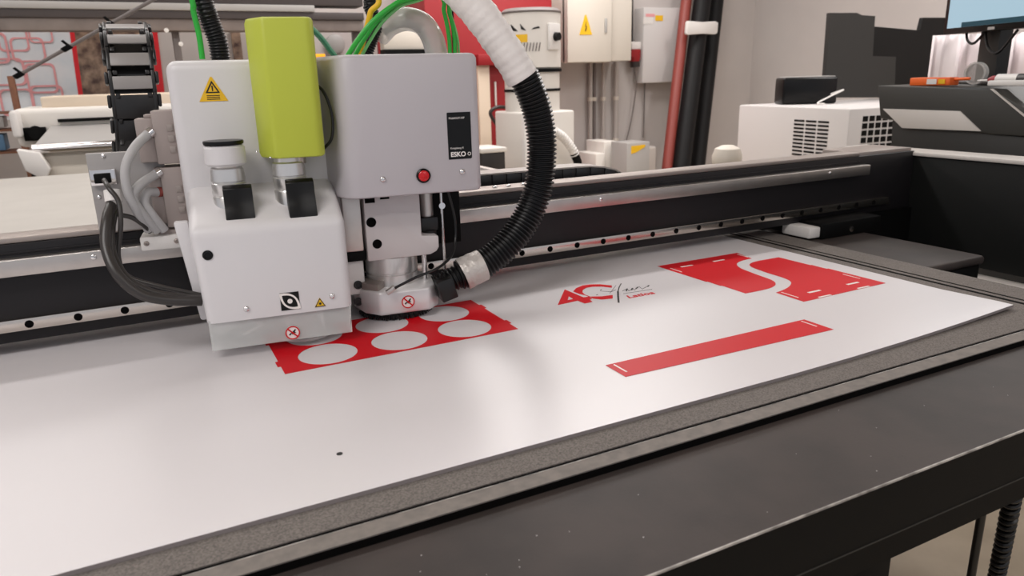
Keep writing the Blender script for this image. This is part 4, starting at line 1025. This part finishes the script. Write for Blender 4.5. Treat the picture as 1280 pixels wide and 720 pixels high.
# local axes: x along the front, y to the back
c0 = (3.841, 2.678, 1.066); c1 = (3.757, 1.726, 1.048)
ux = Vector((c1[0] - c0[0], c1[1] - c0[1], 0)); uy = Vector((-ux.y, ux.x, 0)).normalized(); W_ = ux.length; ux.normalize()
cz = 1.040
o3 = Vector((c0[0], c0[1], 0))
MATRIX[ch.name] = Matrix.Translation(ch.location) @ Matrix.Rotation(R(14), 4, 'Z')
def cbx(g, a0, a1, b0, b1, z0, z1, bev=0.0):
    c = o3 + ux * (a0 + a1) / 2 + uy * (b0 + b1) / 2 + Vector((0, 0, (z0 + z1) / 2))
    return g.obox(c, ux, uy, ZA, (a1 - a0, b1 - b0, z1 - z0), bev)
cab = cbx(G(), 0, W_, 0, 1.2, .06, cz, .012).obj('cabinet', m_fuse, ch)
g = G()
for col in range(3):
    for k in range(17):
        zz = cz - .075 - k * .0225
        a0 = W_ * (.555 + col * .102)
        cbx(g, a0, a0 + W_ * .088, -.002, .004, zz - .011, zz)
g.obj('front_grille', m_black, cab, smooth=False)
g = G()
for i in range(8):
    for k in range(9):
        zz = cz - .045 - k * .040; bb_ = .10 + i * .050
        cbx(g, W_ - .004, W_ + .002, bb_, bb_ + .038, zz - .030, zz)
g.obj('side_grille', m_black, cab, smooth=False)
cbx(G(), .02, W_ - .02, .02, 1.18, 0, .06).obj('plinth', m_darkgrey, ch, smooth=False)

rp_ = Vector((4.097, 2.316, 1.062)); ru = Vector((0.891, -0.453, 0)).normalized(); rv = Vector((0.453, 0.891, 0)).normalized()
rt = thing('network_router', 'small black box device with grey top on the white chiller', 'router', (rp_.x, rp_.y, cz))
rc = Vector((rp_.x, rp_.y, cz)) + rv * .08
G().obox(rc + Vector((0, 0, .085)), ru, rv, ZA, (.352, .16, .166), .014, 3).obj('router_body', m_blackgloss, rt)
G().obox(rc + Vector((0, 0, .170)), ru, rv, ZA, (.32, .13, .008), .003).obj('router_top', m_grey, rt)
pq = rc + ru * .13 - rv * .085
cable('white_cable', [tuple(pq + Vector((0, 0, .06))), tuple(pq + ru * .07 - rv * .02 + Vector((0, 0, .085))), tuple(pq - ru * .03 - rv * .05 + Vector((0, 0, .045))), tuple(pq - ru * .12 - rv * .10 + Vector((0, 0, .010))), tuple(pq - ru * .14 - rv * .26 + Vector((0, 0, .012)))], .005, m_white, 'white cable from the black device across the chiller top')

def plate(name, pix, y, th, m, label, cat):
    """A thick board standing upright, outline in world x and z."""
    o = G().prism([(p[0], p[2]) for p in pix], (0, y + th, 0), XA, ZA, th).obj(name, m, smooth=False)
    return at_base(tag(o, label, cat, 'black cut boards behind the chiller'))
plate('cut_board', [(4.3469, 2.42, 1.0719), (4.3379, 2.42, 1.6073), (4.5867, 2.42, 1.6103), (4.6432, 2.42, 1.5958), (4.7701, 2.42, 1.5921), (4.7872, 2.42, 1.3334), (5.0279, 2.42, 1.3252), (5.0596, 2.42, 1.0465)], 2.42, .03, m_darkgrey, 'tall dark grey board with stepped top standing on the chiller', 'board')
plate('cut_board', [(4.9485, 2.55, 1.0491), (4.9307, 2.55, 1.5352), (5.4357, 2.55, 1.5097), (5.4546, 2.55, 1.5984), (5.7863, 2.55, 1.6015), (5.757, 2.55, 1.3844), (5.7181, 2.55, 1.0217)], 2.55, .03, m_panelblack, 'black notched board leaning behind the dark grey one', 'board')

# wide printer with monitor on top
pr = thing('desktop_printer', 'dark charcoal printer with light grey panel at the right edge', 'printer', (2.7, 0.3, 0))
PX = 2.42
def xp(pts, m, name, parent, x=PX, th=.9, bev=.004):
    o = G().prism([(p[1], p[2]) for p in pts], (x, 0, 0), YA, ZA, th, bevel=bev).obj(name, m, parent)
    return o
body = xp([(2.5, 0.6056, 1.1973), (2.5, 0.212, 1.1845), (2.5, 0.0651, 1.1114), (2.5, 0.0343, 1.0521), (2.5, 0.1922, 1.0528), (2.5, 0.5824, 1.0869)], m_printer, 'printer_lid', pr, 2.5)
low = xp([(2.51, 0.5426, 1.0824), (2.51, 0.0171, 1.0436), (2.51, -0.0266, 0.9026), (2.51, 0.5289, 0.9024)], m_printer_dark, 'printer_base', pr, 2.51)
xp([(2.497, 0.5717, 1.1198), (2.497, 0.2995, 1.1188), (2.497, 0.2256, 1.0608), (2.497, 0.4906, 1.0584)], m_strip, 'light_panel', body, 2.494, .02, .001)
xp([(2.497, 0.2153, 1.1869), (2.497, 0.2106, 1.1869), (2.497, 0.0977, 1.1082), (2.497, 0.1018, 1.1058)], m_strip, 'edge_trim', body, 2.494, .01, 0)
G().box((2.52, -.72, 0), (3.3, .55, .85), .01).obj('printer_stand', m_darkgrey, pr)
G().box((2.52, -.9, .85), (3.4, .40, 1.02), .01).obj('printer_deck', m_printer_dark, pr)

mon = thing('monitor', 'black monitor with pale blue lit screen standing on the printer', 'monitor', (2.9, 0.4962, 1.191))
MX = 2.85
# screen faces the camera side: built in the plane across the view
p0 = Vector((2.85, 0.6119, 1.3798)); p1 = Vector((2.7, 0.2104, 1.3398)); vu = Vector((p1.x - p0.x, p1.y - p0.y, 0)).normalized()
vb = Vector((-vu.y, vu.x, 0))
if vb.x < 0:
    vb = -vb
def mbx(g, a0, a1, b0, b1, z0, z1, bev=0.0):
    c = Vector((p0.x, p0.y, 0)) + vu * (a0 + a1) / 2 + vb * (b0 + b1) / 2 + Vector((0, 0, (z0 + z1) / 2))
    return g.obox(c, vu, vb, ZA, (a1 - a0, b1 - b0, z1 - z0), bev)
zm = p0.z
mb = mbx(G(), -.022, .58, .0, .045, zm - .014, zm + .36, .003).obj('bezel', m_blackgloss, mon)
sc_ = mbx(G(), .0, .565, -.002, .004, zm + .006, zm + .345).obj('screen', m_screen, mb, smooth=False)
mbx(G(), .075, .565, -.0035, .0, zm + .006, zm + .022).obj('task_bar', m_taskbar, sc_, smooth=False)
mbx(G(), .205, .235, -.003, .002, zm - .011, zm - .002).obj('bezel_badge', m_grey, mb, smooth=False)
zp = (2.9, 0.4962, 1.191)[2]
st_ = mbx(G(), .105, .20, .05, .10, zp, zm + .12, .006).obj('stand_column', m_printer_dark, mon)
mbx(G(), .04, .26, -.02, .18, zp, zp + .012, .004).obj('stand_foot', m_printer_dark, mon)
cq = Vector((p0.x, p0.y, 0))
for a0, a1, dp_ in ((.06, .16, .05), (.15, .30, .085)):
    P = [cq + vu * a0 + vb * .03 + Vector((0, 0, zm)), cq + vu * (a0 + .25 * (a1 - a0)) + vb * .02 + Vector((0, 0, zm - dp_ * .75)), cq + vu * (a0 + .6 * (a1 - a0)) + vb * .02 + Vector((0, 0, zm - dp_)), cq + vu * a1 + vb * .03 + Vector((0, 0, zm - dp_ * .2))]
    G().tube(spline(P, 8), .0045, 8).obj('monitor_cable', m_rubber, mon)

# small things on the printer
ob = thing('tape_dispenser', 'orange plastic tool with white and yellow labels on the printer', 'tool', (2.6, 0.4547, 1.2017))
q0, q1 = (2.6, 0.5404, 1.2128), (2.6, 0.3966, 1.2014)
zpt = (2.5, 0.3912, 1.1926)[2] + .001
oc = Vector((2.6, (q0[1] + q1[1]) / 2, zpt + .014)); ow = abs(q0[1] - q1[1])
od = G().obox(oc, YA, XA, ZA, (ow, .05, .026), .004).obj('tool_body', m_orange, ob)
G().obox(oc + Vector((-.026, -.01, 0)), YA, XA, ZA, (.034, .003, .017), .0).obj('white_label', m_white, od, smooth=False)
G().obox(oc + Vector((-.026, -.045, 0)), YA, XA, ZA, (.022, .003, .014), .0).obj('yellow_label', m_yellow, od, smooth=False)
G().tube([oc + Vector((.0, -ow / 2, .006)), oc + Vector((.0, -ow / 2 - .05, .008))], .005, 12).obj('tool_nozzle', m_orange, od)
tr = G().lathe([(.036, -.009), (.036, .009), (.030, .009), (.030, -.009)], (2.68, oc.y - .09, zpt + .037), XA, 32)
at_base(tag(tr.obj('tape_roll', m_clear), 'clear tape roll standing behind the orange tool', 'tape roll'))
mk = thing('marker_pen', 'white marker bottle with red cap and thin tip lying on the printer', 'marker', (2.6, 0.2413, 1.222))
mz = zpt + .018
my = (2.58, 0.2489, 1.2226)[1]
G().cyl((2.58, my, mz), (2.58, my - .12, mz), .017, 20, .003).obj('marker_barrel', m_white, mk)
G().lathe([(.006, 0), (.012, .012), (.013, .026)], (2.58, my + .026, mz), (0, -1, 0), 18).obj('marker_cap', m_wall_red, mk)
G().lathe([(.002, 0), (.004, .035)], (2.58, my + .06, mz - .002), (0, -1, 0), 12).obj('marker_tip', m_white, mk)
G().cyl((2.58, my - .065, mz), (2.58, my - .10, mz), .0174, 20).obj('marker_band', m_cable_dark, mk)
ob2 = G().obox((2.53, my - .075, zpt + .009), YA, XA, ZA, (.13, .03, .016), .004).obj('glue_stick', m_white)
at_base(tag(ob2, 'short white stick lying in front of the marker bottle', 'stick'))

# white plastic sheet hanging behind the monitor
cur = G()
b = bmesh.new(); rows = []
k0, k1 = Vector((4.2227, 1.6, 1.4167)), Vector((4.724, 1.2, 1.3932))
for i in range(41):
    t = i / 40; p = k0.lerp(k1, t)
    off = .03 * math.sin(t * 31) + .018 * math.sin(t * 67)
    rows.append([b.verts.new((p.x + off * .4, p.y + off, z)) for z in (.62, 1.0, 1.2, 1.42)])
for r0_, r1_ in zip(rows, rows[1:]):
    for k in range(3):
        b.faces.new((r0_[k], r1_[k], r1_[k + 1], r0_[k + 1]))
cur._take(b)
cs = cur.obj('plastic_curtain', mat('white_film', (240, 230, 231), 0.5))
so = cs.modifiers.new('thick', 'SOLIDIFY'); so.thickness = .004
at_base(tag(cs, 'crumpled white plastic film standing behind the monitor', 'plastic film'))

kb = G().lathe([(.04, 0), (.055, .01), (.058, .05), (.05, .075), (.03, .085), (0, .087)], (2.1979, 1, 0.8934)[:2] + ((2.1975, 1, 0.8996)[2] - .02,), ZA, 28)
q = (2.7558, 1.6, 0.8007)
kb = G().lathe([(.055, 0), (.07, .02), (.072, .06), (.06, .095), (.03, .11), (0, .112)], (q[0], 1.6, (2.7558, 1.6, 0.8007)[2]), ZA, 28)
kb.cyl((q[0], 1.6, 0.0), (q[0], 1.6, (2.7558, 1.6, 0.8007)[2]), .02, 16).cyl((q[0], 1.6, 0.0), (q[0], 1.6, .03), .09, 20)
at_base(tag(kb.obj('stand_knob', m_cream), 'cream rounded cap showing behind the gantry beside the chiller', 'cap'))

# ------------------------------------------------------------------ under the table, right
q = (1.1244, -0.68, 0.6086)
g = G().tube([(q[0], -.68, 0.01), (q[0], -.68, .84)], .0056, 14)
at_base(tag(g.obj('hanging_tube', m_rubber), 'straight black tube hanging under the table ledge', 'tube'))
A_, B_ = Vector((1.3114, -0.62, 0.4374)), Vector((1.2353, -0.66, 0.6783))
dd = (B_ - A_); lo = A_ - dd * 1.4; hi = B_ + dd * .1
N = 1500; P = []
ax = (hi - lo).normalized(); e1_ = ax.cross(Vector((0, 1, 0))).normalized(); e2_ = ax.cross(e1_)
turns = max(8, int((hi - lo).length / .0125))
for k in range(turns * 12 + 1):
    t = k / (turns * 12); a = 2 * PI * turns * t
    P.append(lo.lerp(hi, t) + (e1_ * math.cos(a) + e2_ * math.sin(a)) * .0085)
g = G().tube(P, .0046, 8)
g.tube([hi, hi + Vector((0.002, -.01, .06))], .003, 8)
at_base(tag(g.obj('coiled_cord', m_rubber), 'coiled black cord hanging below the ledge at the right edge', 'cord'))

# ------------------------------------------------------------------ unseen lamps: one over the table, the rest added fill
def lamp(label, x, y, lx, ly, power):
    t = thing('unseen_lamp', label, 'ceiling light', (x, y, CEIL - .05))
    G().box((x - lx / 2 - .02, y - ly / 2 - .02, CEIL - .05), (x + lx / 2 + .02, y + ly / 2 + .02, CEIL - .001), .004).obj('lamp_housing', m_white, t)
    L = bpy.data.lights.new('lamp_light', 'AREA')
    L.shape = 'RECTANGLE'; L.size = lx; L.size_y = ly; L.energy = power; L.color = (1.0, .965, .945)
    o = bpy.data.objects.new('lamp_light', L); COL.objects.link(o)
    o.location = (x, y, CEIL - .06)
    return t
lamp('long ceiling light over the middle of the cutting table', 0.0, 1.5, 5.5, .25, 78)
lamp('wide added fill light brightening the back wall at left', -1.4, 4.0, 2.6, 1.0, 42)  # invented lamp, lifts the left end of the back wall
lamp('wide added fill light brightening the back wall at right', 3.0, 3.6, 2.6, 1.4, 112)  # no such fixture known; put in to lighten the walls behind
lamp('added fill light brightening the right wall', 4.9, 0.8, .3, 2.6, 82)  # extra source put in for the brightness of the right wall
lamp('wide added fill light in front of the table at left', -1.8, -1.6, 2.6, .9, 85)  # unseen fill for the head's front faces and the near left sheet
lamp('added fill light in front of the table at right', 1.6, -3.2, 2.6, .3, 30)  # weak fill added behind the camera

w = bpy.data.worlds.new('World'); SC.world = w; w.use_nodes = True
bg = w.node_tree.nodes['Background']
bg.inputs['Color'].default_value = rgb(226, 228, 236)
bg.inputs['Strength'].default_value = 0.75

# ------------------------------------------------------------------ camera
cam = bpy.data.cameras.new('camera')
co = bpy.data.objects.new('camera', cam); COL.objects.link(co)
cam.sensor_width = 36.0
cam.lens = 919.75 / 1280 * 36.0
rt_, up_, fw_ = Vector((0.89096977, -0.4532651, -0.02690007)), Vector((0.14783759, 0.23356503, 0.96103664)), Vector((0.42932145, 0.86023144, -0.27510901))
co.matrix_world = Matrix(((rt_.x, up_.x, -fw_.x, 0.16751), (rt_.y, up_.y, -fw_.y, -1.18142), (rt_.z, up_.z, -fw_.z, 1.25889), (0, 0, 0, 1)))
cam.clip_start = 0.02
cam.dof.use_dof = True
cam.dof.focus_distance = 1.15
cam.dof.aperture_fstop = 9.0
SC.camera = co

vs_ = SC.view_settings
vs_.view_transform = 'Standard'; vs_.look = 'None'; vs_.gamma = 1.0; vs_.exposure = -0.19
vs_.use_curve_mapping = False
